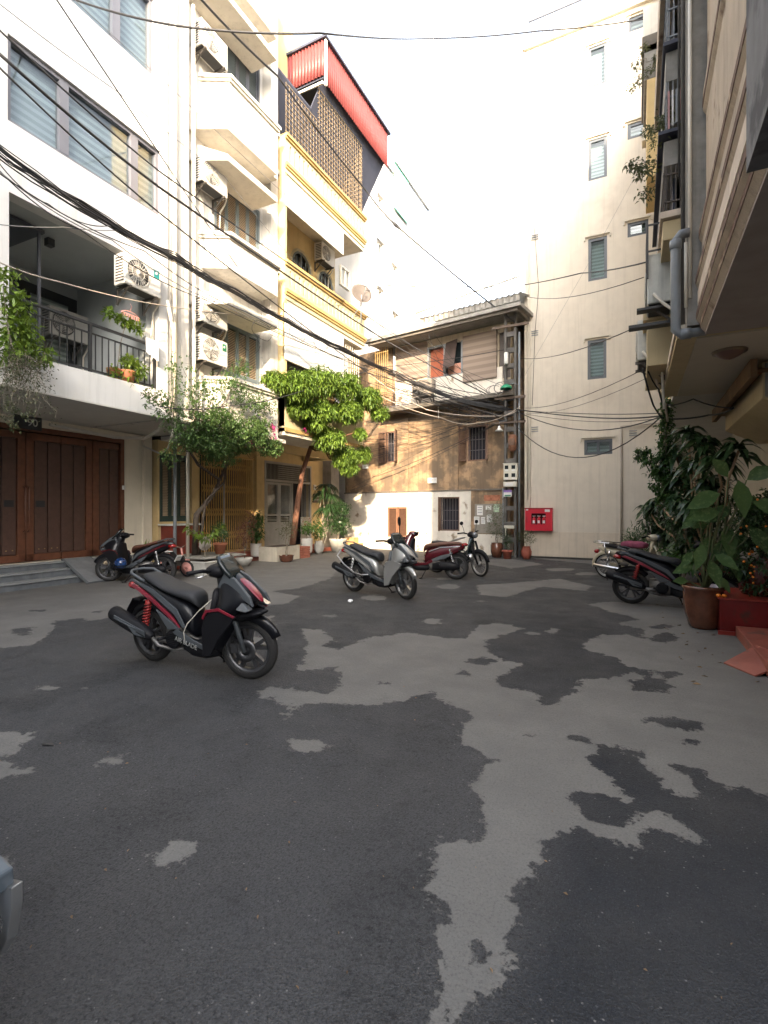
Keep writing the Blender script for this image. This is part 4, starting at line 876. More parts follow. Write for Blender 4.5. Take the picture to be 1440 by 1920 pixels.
p=OI.inverted()@Vector((-3.03,-.42,5.66)); a=make_ac('old air conditioner in a frame on the ledge of the old house',rings=False,wm=M('aged_ac_grey',(.20,.18,.16),.7,var=.2)); a.location=p; a.rotation_euler.z=R(-99)
acx=.50
pz=YP(1206,585,7.9); a=make_ac('stained white air conditioner beside the thick grey drain pipe',wm=M('stained_ac_white',(.5,.5,.46),.7,var=.2,streak=.6,col2=(.25,.26,.16),c2amt=.1,c2scale=5),h=.66,w_=.75); a.location=(acx,8.0,pz.z); a.rotation_euler.z=R(180)
pz=YP(1190,690,9.2); a=make_ac('dirty white air conditioner outside the beige balcony box',wm=MATS['stained_ac_white'],h=.62,w_=.7); a.location=(pz.x+.42,9.1,pz.z); a.rotation_euler.z=R(180)
b=YP(1200,575,7.6); sh=thing('ledge_shelf','pair of black metal shelves under the stained air conditioner on the right','shelf',(acx,7.7,b.z)); MB().box(b.x-.04-acx,-.0,-.10,.06,-.05,-.02).box(b.x-.14-acx,0,.0,.16,-.24,-.20).build('shelf_plate',blackm,sh,True)
# ================================================================ facade pipes between the two left houses
def pipe(label,pts,r,mat,name='pipe',cat='pipe',group=None):
    o=MB().tube(pts,r,8).build(name,mat); return tag(o,label,cat,group)
pipe('white rain pipe running the full height between the two left houses',[(-8.92,7.7,3.0),(-8.92,7.7,9),(-8.92,7.7,17)],.045,pvc)
pipe('second white rain pipe, nearer the stacked air conditioners, reaching the ground',[(-9.55,LX(352,1000,-9.55).y,.3),(-9.55,LX(352,1000,-9.55).y,3.55),(-8.92,8.25,3.62),(-8.92,8.22,4.2),(-8.92,8.2,12.9)],.04,pvc)
pipe('grey steel pole rising from the ground in front of the green shutters',[(-10.6,LX(328,1000,-10.6).y,0),(-10.6,LX(328,1000,-10.6).y,3.5)],.045,pvcg,'steel_pole','pole')
pipe('thin rust-grey pole in front of the yellow gate',[(-10.3,LX(420,1000,-10.3).y,0),(-10.3,LX(420,1000,-10.3).y,3.4)],.02,pvcg,'steel_pole','pole')
pipe('thin dark conduit beside the white rain pipe, between the houses',[(-8.72,7.42,3.6),(-8.71,7.42,17)],.012,acg,'conduit')
pipe('curved white hose looping under the white slab above the timber door',[(-11.2,6.4,3.38),(-11.2,7.9,3.3),(-10.4,8.1,3.25),(-9.3,7.6,3.3),(-8.8,7.5,3.8),(-8.72,7.5,5.2),(-8.68,7.3,5.9)],.035,pvc,'hose','hose')
pipe('thin looping hose end beside the green shutter window',[(-9.0,7.9,3.9),(-9.1,7.8,3.3),(-9.5,8.0,2.95),(-10.2,8.4,2.9),(-10.6,8.2,3.1)],.02,pvc,'hose','hose')
for z in (4.9,5.2,5.5,5.9,6.2,6.7,8.6,9.2,9.6,12.2): pass
ci=MB()
for i,z in enumerate((4.7,5.1,5.5,5.9,6.4,8.7,9.1,9.5,12.3)): ci.tube([(-9.2,8.0,z),(-8.9,7.98,z+.02),(-8.76,7.9,z)],.008,4)
# ================================================================ satellite dish
p=LX(678,550,-8.5); Ds=thing('satellite_dish','pale satellite dish on a thin mast at the end of the yellow balcony','satellite dish',p)
axis=Vector((.75,-.62,.25)).normalized(); q=axis.to_track_quat('Z','Y').to_matrix().to_4x4()
m=MB(); m.lathe([(0,-.08),(.15,-.07),(.3,-.03),(.36,0),(.362,.006),(.3,-.02),(.15,-.058),(0,-.068)],n=24); m.xform(q).build('reflector',M('dish_beige',(.085,.07,.06),.6,var=.15,scale=6),Ds,True)
m=MB(); m.tube([(0,-.3,-.02),(0,-.1,.35),(0,0,.38)],.012,6).cyl((0,0,.36),(0,0,.44),.03); m.xform(q).build('feed_arm',pvcg,Ds,True)
m=MB(); m.tube([(0,0,-.05),(-.05,.05,-.4),(-.05,.05,-1.0)],.02,6).tube([(-.05,.05,-.35),(-.2,-.15,-.75)],.012,6); m.build('mast',pvcg,Ds,True)
# ================================================================ utility pole with its equipment
pp=G(958,1045); U=thing('utility_pole','old concrete utility pole with ladder-like slots at the corner of the old house','utility pole',(pp.x,pp.y-.05,0))
conc=M('pole_concrete',(.11,.105,.10),.95,var=.25,scale=5,streak=.5,bump=.3)
m=MB(); m.box(-.2,-.12,-.08,.08,0,8.1).box(.12,.2,-.08,.08,0,8.1)
z=.5
while z<8: m.box(-.12,.12,-.07,.07,z,z+.16); z+=.52
m.build('shaft',conc,U,True,bevel=.008)
MB().cyl((.27,.05,0),(.27,.05,7.4),.035).cyl((-.25,0,0),(-.25,0,2.3),.02).build('conduit',pvcg,U,True)
MB().box(-.6,.6,-.14,-.08,7.55,7.63).box(-.5,.5,-.14,-.08,5.2,5.28).box(-.6,.5,-.14,-.08,4.4,4.47).build('crossarm',M('rusty_angle_iron',(.12,.09,.07),.7,.3,var=.3),U,True)
def onpole(name,label,cat,px,py,build,dy=-.2):
    y=pp.y-.05+dy; q_=YP(px,py,y); t=thing(name,label,cat,q_); build(t); return t
boxm=M('cream_meter_box',(.55,.53,.45),.6,var=.08,streak=.2)
def bm(t):
    MB().box(-.22,.22,-.1,.1,-.26,.26).build('box_body',boxm,t,True,bevel=.01)
    for x in (-.12,.1):
        for z in (-.2,.06): 
            MB().box(x-.06,x+.06,-.106,-.101,z+.03,z+.15).build('meter_window',darkglass,t,True)
            MB().box(x-.05,x+.05,-.108,-.101,z-.04,z+.01).build('meter_label',paper,t,True)
    MB().box(-.24,.24,-.12,.1,.262,.28).build('box_lid',boxm,t,True)
onpole('meter_box','cream electricity meter box with four small windows on the utility pole','meter box',958,885,bm)
onpole('meter_box','flat cream box directly below the four-window meter box','meter box',957,908,lambda t:(MB().box(-.21,.21,-.09,.1,-.08,.08).build('box_body',boxm,t,True,bevel=.01),MB().box(-.15,.1,-.096,-.091,-.05,.04).build('label',paper,t,True)))
def sg(t): MB().box(-.13,.13,-.01,.01,-.11,.11).build('plate',paper,t,True); MB().box(-.13,.13,-.014,-.011,.03,.11).build('violet_band',M('violet_print',(.2,.12,.35),.6),t,True); MB().box(-.1,.1,-.014,-.011,-.09,-.05).build('green_line',green,t,True)
onpole('pole_sign','small white sign with a violet band hanging on the utility pole','sign',952,925,sg,-.25)
onpole('pole_box','cream bracket box low on the utility pole among the notices','box',955,988,lambda t:(MB().box(-.16,.16,-.06,.06,-.05,.05).build('box_body',boxm,t,True,bevel=.01),MB().box(-.13,-.1,-.03,.03,-.3,-.05).build('leg',boxm,t,True)))
onpole('junction_box','brown rusted junction cylinder beside the pole, below the cable tangle','junction box',961,830,lambda t:(MB().lathe([(0,-.3),(.06,-.28),(.13,-.2),(.14,.2),(.08,.26),(0,.27)],n=14).build('body',rustm,t,True),MB().box(-.09,.09,-.16,-.1,-.1,.12).build('cover',oldwood,t,True)))
def gl_(t):
    MB().lathe([(0,.13),(.08,.12),(.17,.05),(.2,-.03),(.19,-.03),(.15,.03),(0,.1)],n=18).build('lamp_shade',M('green_enamel',(.02,.25,.13),.4),t,True)
    MB().tube([(.1,0,.1),(.25,0,.14),(.36,.1,.1)],.015).build('lamp_arm',pvcg,t,True); MB().tube([(-.22+.16*math.cos(a),-.02,.02+.2*math.sin(a)) for a in np.linspace(0,6.28,14)],.014,5).build('wire_coil',acg,t,True)
onpole('street_lamp','green enamel lamp shade fixed to the utility pole above the ledge','lamp',949,728,gl_,-.3)
onpole('street_lamp','small white conical lamp hanging left of the utility pole','lamp',936,806,lambda t:(MB().lathe([(0,.14),(.03,.13),(.05,.05),(.14,-.04),(.13,-.04),(.03,.03),(0,.03)],n=14).build('lamp_shade',paper,t,True),MB().tube([(0,0,.13),(0,0,.25),(.3,.1,.32)],.01,5).build('lamp_arm',pvcg,t,True)),-.3)
onpole('white_canister','white tube canister strapped to the utility pole under the roof','canister',949,672,lambda t:(MB().lathe([(0,-.2),(.06,-.19),(.07,-.15),(.07,.15),(.06,.19),(0,.2)],n=12).build('body',paper,t,True),MB().tube([(0,0,.19),(.05,0,.35),(.1,.1,.3)],.01,5).build('lead',blackm,t,True)),-.25)
# ================================================================ small things on the left balcony
p=LX(244,590,-9.0); t=thing('clothes_hanger','pink clip hanger hanging below the balcony air conditioner','hanger',p); pk=M('pink_plastic',(.6,.28,.25),.5)
m=MB(); m.tube([(0,0,.22),(0,.03,.18),(0,.02,.12),(0,0,.1),(0,0,.06)],.006,5); m.tube([(0,-.2,0),(0,-.1,.05),(0,0,.06),(0,.1,.05),(0,.2,0),(0,-.2,0)],.008,5); m.build('hanger_frame',pk,t,True)
m=MB()
for i in range(8): y=-.19+i*.054; m.box(-.006,.006,y,y+.02,-.07,0)
m.build('clips',pk,t,True)
t=thing('towel','small white cloth draped over the balcony railing end','towel',(-8.83,7.0,5.0)); m=MB()
for i in range(6): y=-.14+i*.05; m.add([(.05,y,.01),(.05,y+.05,.012),(.05+.01*(i%2),y+.05,-.3-.02*i),(.05+.01*((i+1)%2),y,-.28-.02*i),(-.05,y,.01),(-.05,y+.05,.012)],[(0,1,2,3),(0,4,5,1)])
m.build('cloth',M('white_cloth',(.65,.66,.68),.9,var=.05),t,True)
# umbrella / hat on the steps
t=thing('straw_hat','pale hat lying on the dark step beside the ramp','hat',(-11.05,7.62,.31)); MB().lathe([(0,.12),(.05,.115),(.08,.08),(.09,.02),(.16,0),(.155,-.008),(0,-.008)],n=16).build('hat_body',M('straw',(.5,.40,.28),.9,var=.15,scale=20),t,True)
t=thing('crumpled_paper','small crumpled white litter ball on the asphalt near the silver scooter','litter',G(657,1130)); 
m=MB(); rs=ell(0,0,.03,.045,.04,.03,8,5); rs=[[(x*random.uniform(.8,1.2),y*random.uniform(.8,1.2),max(0,z)) for x,y,z in r_] for r_ in rs]; m.loft(rs,sm=False).build('paper_ball',M('litter_white',(.8,.8,.8),.8),t,True)
for i,(px,py) in enumerate([(88,1396),(182,1396)][:1]):
    t=thing('dead_leaf','dark curled leaf on the asphalt at the left','leaf',G(px,py)); m=MB(); m.add([(-.06,0,.004),(0,.03,.02),(.07,.01,.006),(0,-.03,.012)],[(0,1,2,3)]); m.build('leaf_blade',M('dark_dead_leaf',(.03,.03,.03),.6),t,True)
# ================================================================ cables
cabm=M('black_cable',(.018,.018,.02),.6,var=.2); cabg=M('grey_cable',(.16,.16,.16),.6,var=.2); cabt=M('pale_cable',(.42,.36,.30),.6,var=.2)
def P(spec):
    k,px,py=spec[0],spec[1],spec[2]
    if k=='X': return LX(px,py,spec[3])
    if k=='Y': return YP(px,py,spec[3])
    if k=='O': return OP(px,py,spec[3])
def cable(label,specs,r,mat,sag=.0,n=10,name='cable',group=None,wob=0):
    ps=[P(s) if isinstance(s[0],str) else Vector(s) for s in specs]; pts=[]
    for i in range(len(ps)-1):
        for k in range(n):
            t=k/n; q=ps[i].lerp(ps[i+1],t); q.z-=sag*4*t*(1-t); 
            if wob: q+=Vector((random.uniform(-wob,wob),random.uniform(-wob,wob),random.uniform(-wob,wob)))
            pts.append(q)
    pts.append(ps[-1]); o=MB().tube(pts,r,6,sm=True).build(name,mat); return tag(o,label,'cable',group)
PX0=pp.x; PY0=pp.y-.05
# bundle along the left facades: many strands lie together as one sagging bundle, loose strands apart
path=[('X',-40,250,-8.0),('X',150,385,-8.05),('X',330,482,-8.1),('X',440,545,-8.15),('X',540,600,-8.2),('X',640,655,-7.8),('O',740,700,1.3),('O',850,745,1.1),('O',962,768,.5)]
rnd=random.Random(5)
bp_=[P(s) for s in path]
m=MB()
for k in range(16):
    off=[Vector((rnd.uniform(-.05,.05),rnd.uniform(-.05,.05),rnd.uniform(-.10,.08))) for _ in bp_]
    pts=[]
    for i in range(len(bp_)-1):
        for j in range(4): t=j/4; q=(bp_[i]+off[i]).lerp(bp_[i+1]+off[i+1],t); q.z-=.05*4*t*(1-t)*rnd.uniform(.2,1.6); pts.append(q)
    pts.append(bp_[-1]); m.tube(pts,rnd.choice((.008,.011,.015)),5)
tag(m.build('cable_bundle',cabm),'thick black bundle of cables sagging along the left facades to the pole','cable bundle')
for i in range(3):
    cable(['loose black strand hanging just under the thick cable bundle','loose grey strand drooping below the bundle past the bay windows','slack strand looping under the bundle at the yellow house'][i],[('X',-20,300+i*6,-7.9),('X',150+i*60,430+i*20,-8),('X',380+i*40,560+i*12,-8.1),('O',700+i*30,690+i*15,1.4),('O',960,775+i*10,.5)],.009,(cabm,cabg,cabm)[i],.12)
cable('heaviest single black cable running from the roof top centre down to the pole head',[('X',360,-20,-8.2),('X',520,142,-8.2),('X',690,362,-8.0),('X',742,422,-7.2),('O',965,604,.6)],.026,cabm,.06)
t=thing('cable_joint','dark joint sleeve on the heaviest cable against the sky','cable joint',P(('X',742,422,-7.2))); MB().tube([(-.1,-.12,.1),(0,0,0.0),(.11,.14,-.1)],[.03,.06,.03],8).build('sleeve',cabm,t,True)
sp=[('upper of the three parallel black cables crossing the left windows',(-10,48),(300,322),(690,594),.014),('middle, thicker one of the three parallel black cables crossing the left windows',(-10,93),(300,352),(726,640),.022),('lower of the three parallel black cables crossing the left windows',(-10,118),(300,400),(690,700),.014)]
for lb,a_,b_,c_,r_ in sp: cable(lb,[('X',*a_,-7.2),('X',*b_,-7.6),('O',*c_,1.5),('O',955,760,.5)],r_,cabm,.05)
cable('long black cable crossing the top of the picture from left house to right house',[('X',120,-8,-8.6),('X',330,48,-6.5),('X',600,62,-4.5),('Y',800,72,14),('Y',1010,58,14),('Y',1240,30,14)],.016,cabm,.05)
cable('thin black cable slanting steeply from the top left across the timber-door house',[('X',100,-10,-6.5),('X',270,245,-7.2),('X',350,365,-8),('X',445,500,-8.3)],.010,cabm,.0)
cable('thin grey wire from the upper left corner down past the long window',[('X',-10,0,-7),('X',215,168,-7.6),('X',420,330,-8),('X',560,500,-8.3)],.006,cabg,.02)
cable('thin grey wire under the top left window',[('X',130,-10,-7.6),('X',300,145,-8),('X',540,370,-8.3),('X',640,460,-8.3)],.006,cabg,.02)
cable('pale grey wire stretched across the open balcony',[('X',-10,488,-8.3),('X',110,528,-8.4),('X',300,572,-8.5),('X',540,600,-8.6)],.010,cabt,.03)
cable('curved black wire between the upper balcony opening and the cable bundle',[('X',-10,295,-7.8),('X',90,382,-8),('X',200,424,-8.1)],.008,cabm,.1)
cable('straight wire crossing the balcony opening to the cable bundle',[('X',-10,420,-7.8),('X',120,426,-8),('X',225,432,-8.1)],.007,cabg,.02)
cable('sagging dark wire passing in front of the green tree up to the pole',[('X',300,762,-7.9),('X',420,762,-7.9),('X',560,735,-7.9),('O',700,690,1.6),('O',950,655,.5)],.012,cabm,.06)
cable('thin wire hanging across the white sky from the top centre',[('Y',798,-10,12),('Y',820,110,12.5),('Y',850,250,13)],.004,cabg,0)
cable('thin wire running down the left edge of the cream building',[(-3.3,17.1,16.6),('Y',985,300,17.1),('Y',1003,440,17.1),('Y',1010,540,17.1),('Y',1003,625,17.1),('Y',998,760,17.1)],.008,cabm,0)
cable('wavy wire from the satellite dish to the right-hand air conditioner',[('X',684,545,-8.4),('X',725,535,-8.0),('Y',850,536,15),('Y',960,537,15),('Y',1090,512,12),('Y',1210,492,8.4)],.012,cabm,.03)
for lb,a_,b_,r_ in (('upper thin wire slanting over the cream wall to the right',(985,556),(1207,520),.007),('middle thin wire slanting over the cream wall, past the fourth window',(975,672),(1200,610),.008),('thin wire rising over the cream wall towards the small lower air conditioner',(985,765),(1215,688),.006),('faint thin wire just below the rising one on the cream wall',(985,775),(1215,708),.004)):
    cable(lb,[('Y',*a_,16.3),('Y',*b_,9)],r_,cabm,.18)
cable('faint diagonal wire from the pole up to the middle of the cream wall',[('Y',975,720,16.5),('Y',1100,500,17.0),('Y',1207,300,16.5)],.004,cabg,0)
for i,(mid,py1,r_) in enumerate([((1110,783),768,.016),((1100,776),770,.010),((1090,806),772,.012),((1080,858),800,.012),((1100,790),774,.007)]):
    lb=['thickest wire leaving the pole for the right-hand houses','straighter wire just above the thickest one leaving the pole','sagging wire below the thickest one on the cream wall','lowest deep-sagging wire looping under the slit window of the cream wall','thin wire close under the thickest one leaving the pole'][i]
    e=(1250,[778,774,776,772,782][i]); q=P(('Y',*mid,14)); a_=Vector((PX0+.2,PY0-.1,P(('Y',970,py1,PY0)).z)); b_=P(('Y',*e,11))
    pts=[]
    for k in range(17):
        t=k/16; pts.append(a_*(1-t)**2+ (q*2-(a_+b_)*.5)*2*t*(1-t)+b_*t*t)
    tag(MB().tube(pts,r_,6).build('cable',cabm),lb,'cable')
# fan of wires in front of the old house, and their end loops: nothing tells single ones apart
rnd=random.Random(11)
for i in range(22):
    a_=('O',rnd.uniform(640,700),rnd.uniform(760,920),rnd.uniform(.3,1.0)); b_=('O',rnd.uniform(940,962),rnd.uniform(752,790),.45)
    cable('thin dark wire in the fan that spreads from the pole across the old brown wall',[a_,b_],rnd.choice((.005,.006,.008,.01)),cabm,rnd.uniform(.05,.25),group='wires fanning across the old house')
for i in range(14):
    a_=('O',rnd.uniform(650,760),rnd.uniform(655,740),rnd.uniform(.9,1.6)); b_=('O',rnd.uniform(935,962),rnd.uniform(740,800),.5)
    cable('dark wire in the dense tangle that sags under the old house ledge',[a_,b_],rnd.choice((.006,.009,.014)),cabm,rnd.uniform(.15,.5),group='tangled wires at the ledge')
for i in range(6):
    a_=('O',rnd.uniform(690,840),rnd.uniform(600,650),1.3); b_=('O',rnd.uniform(840,962),rnd.uniform(700,790),.6)
    cable('thin wire dropping steeply in front of the wooden cladding of the old house',[a_,b_],.007,cabm,rnd.uniform(0,.15),group='steep wires over the cladding')
cable('pale pinkish hose-like cable sagging below the ledge of the old house',[('O',690,700,1.4),('O',800,768,1.2),('O',930,780,.8),('O',975,766,.5)],.014,cabt,.08)
cable('second pale cable, the one that dips lowest under the ledge',[('O',700,735,1.3),('O',830,784,1.2),('O',900,792,.9),('O',975,762,.5)],.012,cabt,.12)
for i in range(7):   # loops of slack wire
    c=P(('X',470+i*22,600+rnd.uniform(-10,45),-8.15)); rr=rnd.uniform(.12,.3); pts=[c+Vector((.03*math.sin(3*a),rr*math.cos(a)*1.3,rr*.8*math.sin(a)-.1)) for a in np.linspace(rnd.uniform(0,2),6.5,20)]
    tag(MB().tube(pts,.006,5).build('wire_loop',cabm),'loose wire loop hanging from the bundle between the bay house and the yellow house','wire loop','loops of slack wire')
for i in range(5):
    c=P(('Y',925+i*6,735+rnd.uniform(-10,40),16.2)); rr=rnd.uniform(.2,.4); pts=[c+Vector((rr*math.cos(a),.03,rr*.6*math.sin(a))) for a in np.linspace(rnd.uniform(0,2),6.5,20)]
    tag(MB().tube(pts,.008,5).build('wire_loop',cabm),'coiled slack wire beside the head of the utility pole','wire loop','coils of wire at the pole')
cable('hanging black cable under the right-hand beige slab',[('Y',1215,695,8.5),('Y',1235,730,9),('Y',1244,760,10),('Y',1300,748,9.5),('Y',1370,765,9)],.012,cabm,.03)
cable('second looping cable below the right-hand slab, nearer the vine',[('Y',1205,690,8.6),('Y',1225,760,9),('Y',1245,785,10.5),('Y',1330,778,10),('Y',1375,765,9)],.014,cabm,.03)
cable('pale conduit curving out of the beige balcony box',[('Y',1226,695,9),('Y',1236,735,9.2),('Y',1248,758,9.8),('Y',1252,790,10.2)],.018,cabt,.0)
# ================================================================ motor scooters (local: +x forward, y left, on the ground)
tyre=M('tyre_rubber',(.014,.0135,.0135),.85,var=.2,bump=.2,bscale=120); rimd=M('dark_alloy',(.09,.09,.095),.35,.7,var=.15); rims=M('silver_alloy',(.42,.42,.42),.3,.85,var=.1); chrome=M('chrome',(.62,.62,.62),.15,1,var=.05)
seatb=M('black_seat_vinyl',(.014,.015,.018),.6,var=.1,bump=.15); seatbr=M('brown_seat_vinyl',(.11,.045,.028),.5,var=.15); plasb=M('black_plastic',(.008,.008,.01),.5,var=.1,spec=.2); plasg=M('grey_plastic',(.06,.068,.076),.5,var=.1)
steel=M('engine_metal',(.22,.21,.2),.45,.7,var=.25,scale=12); lensm=M('lamp_lens',(.12,.13,.14),.08,.3,coat=1); redl=M('red_lens',(.35,.01,.01),.15,coat=1)
def paint(n,c,rough=.22,metal=0): return M(n,c,rough,metal,var=.06,coat=.6)
def wheel(par,cx,r,w,rim,style,front,mt=None,disc=True):
    m=MB(); pr=[]
    for k in range(11): a=math.pi*k/10; pr.append((r-w*.62+w*.62*math.sin(a)**.8 if 0<k<10 else r-w*.62, -w/2*math.cos(a)))
    pr+= [(r-w*.72,w*.36),(r-w*.72,-w*.36),pr[0]]
    m.lathe(pr,(cx,0,r),44,'y'); 
    if mt: m.xform(mt)
    wo=m.build('front_wheel' if front else 'rear_wheel',tyre,par,True)
    m=MB(); ro=r-w*.7; m.lathe([(ro,-w*.4),(ro+.004,w*.4),(ro-.012,w*.4),(ro-.03,w*.2),(ro-.03,-w*.2),(ro-.012,-w*.4),(ro,-w*.4)],(cx,0,r),40,'y')
    m.lathe([(0,-w*.5),(.045,-w*.5),(.05,-w*.3),(.05,w*.3),(.045,w*.5),(0,w*.5)],(cx,0,r),16,'y')
    if style=='spoke':
        for k in range(28):
            a=2*math.pi*k/28; b_=a+(.5 if k%2 else -.5); s=1 if k%4<2 else -1
            m.tube([(cx+.05*math.cos(b_),s*w*.4,r+.05*math.sin(b_)),(cx+ro*.97*math.cos(a),0,r+ro*.97*math.sin(a))],.0022,3,False)
    else:
        for k in range(5):
            for da in ((-.13,.13) if style=='split' else (0,)):
                a=2*math.pi*k/5+.3; d0=Vector((math.cos(a),0,math.sin(a))); d1=Vector((math.cos(a+da*1.6),0,math.sin(a+da*1.6))); c0=Vector((cx,0,r))
                p0=c0+d0*.04; p1=c0+d1*(ro-.02); side=(p1-p0).cross(Vector((0,1,0))).normalized()*(.017 if style=='split' else .028)
                m.obox((p0+p1)/2,(p1-p0)/2,(0,w*.22,0),side)
    if mt: m.xform(mt)
    m.build('rim',rim,wo,True)
    if disc:
        m=MB(); yy=-w*.75; m.lathe([(.045,yy),(.105,yy),(.105,yy-.006),(.045,yy-.006),(.045,yy)],(cx,0,r),26,'y'); m.box(cx-.03-.1,cx-.1+.03,yy-.03,yy+.03,r-.02,r+.06)
        if mt: m.xform(mt)
        m.build('brake_disc',rimd,wo,True)
    return wo
def fender(par,cx,r,a0,a1,w,mat,mt=None,name='front_fender'):
    rings=[]; n=12
    for i in range(n+1):
        a=R(a0+(a1-a0)*i/n); k=math.sin(math.pi*min(max(i/n,.06),.94))**.35
        rr=r+.035; ring=[]
        for (dy,dr) in ((-w*k,-.05),(-w*.85*k,0),(-w*.4*k,.022),(0,.03),(w*.4*k,.022),(w*.85*k,0),(w*k,-.05),(w*.9*k,-.052),(0,.02),(-w*.9*k,-.052)): ring.append((cx+(rr+dr)*math.cos(a),dy,r+(rr+dr)*math.sin(a)))
        rings.append(ring)
    m=MB().loft(rings); 
    if mt: m.xform(mt)
    return m.build(name,mat,par,True)
def plates(par,name,poly,y,th,mat,parent=None,bevel=.006,lab=None,slope=0):
    """a pair of side panels, each its own part; slope pulls the upper edge in"""
    for s in (-1,1):
        m=MB(); n=len(poly); zm=min(p[1] for p in poly)
        o_=[(x,s*(y-slope*(z-zm)),z) for x,z in poly]; i_=[(x,s*(y-th-slope*(z-zm)),z) for x,z in poly]
        m.add(o_+i_,[tuple(range(n)),tuple(range(2*n-1,n-1,-1))]+[(i,(i+1)%n,n+(i+1)%n,n+i) for i in range(n)])
        m.build(name,mat,parent or par,True,bevel=bevel)
def mz(steer,x=.5):
    return Matrix.Translation((x,0,0))@Matrix.Rotation(R(steer),4,'Z')@Matrix.Translation((-x,0,0))
def scooter(label,body,accent,inner,seat,rim,loc,heading,steer=0,lean=4,shock=None,style='sport',name='scooter',mirror=False,muff=None,plate=None,crash=None,stripe=True,cat='scooter',panel=None):
    panel=panel or plasb
    t=thing(name,label,cat,(0,0,0),0,'parked motorbikes'); mt=mz(steer); r=.285
    wheel(t,.64,r,.095,rim,'split' if style=='sport' else 'star',True,mt); wheel(t,-.64,r,.105,rim,'split' if style=='sport' else 'star',False,disc=False)
    fender(t,.64,r,22 if style=='sport' else 12,150,.056,body,mt)
    m=MB()
    for s in (-1,1): m.tube([(.47,s*.075,.80),(.55,s*.075,.55),(.635,s*.078,.27)],[.022,.026,.02],8)
    m.box(.44,.52,-.08,.08,.62,.66); m.xform(mt).build('front_fork',plasg if style=='sport' else steel,t,True)
    # leg shield and nose
    if style=='sport':
        st=[(.22,.27,.38,.09),(.32,.29,.44,.15),(.46,.33,.52,.185),(.60,.36,.60,.20),(.70,.38,.76,.195),(.78,.38,.82,.16),(.86,.36,.74,.12),(.94,.34,.62,.10),(1.02,.33,.50,.07)]
    else:
        st=[(.22,.26,.40,.09),(.32,.29,.44,.15),(.46,.34,.50,.19),(.60,.38,.58,.205),(.72,.38,.64,.19),(.82,.37,.64,.16),(.92,.35,.58,.13),(1.0,.33,.50,.10),(1.06,.32,.42,.06)]
    m=MB().loft([ringz(z,a,b_,hw,2.3,18) for z,a,b_,hw in st]); sh=m.build('front_cowl',body,t,True,subd=1)
    m=MB().loft([ringz(z,a-.025,a+.06,hw*.93,2.3,16) for z,a,b_,hw in st[:-2]]); m.build('inner_shield',inner,sh,True,subd=1)
    if style=='sport':
        plates(t,'cowl_side_panel',[(.30,.50),(.36,.66),(.52,.69),(.70,.63),(.66,.58),(.50,.42),(.40,.26),(.30,.24)],.215,.03,panel,sh,slope=.02)
        plates(t,'accent_stripe',[(.32,.60),(.37,.675),(.53,.705),(.72,.645),(.70,.63),(.53,.68),(.385,.65),(.335,.585)],.222,.012,accent,sh,.002,slope=.02)
        plates(t,'headlight',[(.60,.715),(.64,.775),(.74,.745),(.82,.69),(.79,.675),(.70,.68)],.158,.06,lensm,sh,slope=.35)
        plates(t,'nose_panel',[(.42,.86),(.50,1.0),(.62,.95),(.80,.80),(.84,.72),(.72,.78),(.60,.83)],.125,.03,plasg,sh,slope=.1)
        m=MB().loft([ringx(x,z0,z1,hw,2.2,12) for x,z0,z1,hw in ((.60,.93,.955,.035),(.70,.87,.90,.05),(.80,.79,.82,.045),(.86,.72,.75,.02))]); m.build('nose_accent',accent,sh,True,subd=1)
        m=MB().loft([ringx(x,z0,z1,hw,2.5,12) for x,z0,z1,hw in ((.55,.52,.66,.12),(.70,.56,.66,.13),(.84,.62,.67,.09),(.88,.645,.665,.04))]); m.build('under_nose',plasb,sh,True,subd=1)
    else:
        plates(t,'headlight',[(.50,.62),(.60,.74),(.645,.72),(.66,.62),(.60,.56)],.16,.05,lensm,sh,slope=.25)
        m=MB().loft([ringz(z,a,b_,hw,2.2,12) for z,a,b_,hw in ((.66,.62,.665,.05),(.80,.60,.665,.06),(.92,.5,.60,.05))]); m.build('nose_panel',plasg,sh,True,subd=1)
    # handlebar group
    m=MB().loft([ringx(x,z0,z1,hw,2.4,14) for x,z0,z1,hw in ((.26,.98,1.03,.05),(.30,.95,1.06,.12),(.38,.93,1.08,.15),(.46,.94,1.07,.12),(.50,.97,1.03,.05))]); m.xform(mt); hb=m.build('handlebar_cover',plasb if style=='sport' else body,t,True,subd=1)
    for s in (-1,1):
        m=MB().tube([(.36,s*.12,1.01),(.33,s*.2,1.03),(.27,s*.33,1.03)],[.018,.017,.02],8); m.lathe([(0,0),(.022,0),(.022,.12),(0,.12)],n=4) if False else None
        m.xform(mt).build('handle_grip',plasb,hb,True)
        m=MB().tube([(.40,s*.17,1.01),(.40,s*.25,1.0),(.35,s*.33,.99)],.006,5); m.xform(mt).build('brake_lever',chrome,hb,True)
        if mirror:
            m=MB().tube([(.36,s*.17,1.03),(.38,s*.2,1.15),(.37,s*.24,1.25)],.007,6); m.xform(mt); mm=m.build('mirror_stem',plasb,hb,True)
            m=MB().loft(ell(.37,s*.25,1.30,.02,.045,.075,12,7)); m.xform(mt).build('mirror',plasb,mm,True)
    if style=='sport':
        m=MB().loft([[(x,-hw,z),(x-.01,-hw*.6,z+.008),(x-.005,0,z+.01),(x-.01,hw*.6,z+.008),(x,hw,z),(x-.03,hw,z-.01),(x-.035,0,z),(x-.03,-hw,z-.01)] for x,z,hw in ((.60,.93,.11),(.52,1.02,.13),(.46,1.10,.12),(.43,1.15,.09))]); m.xform(mt).build('windscreen',darkglass,hb,True)
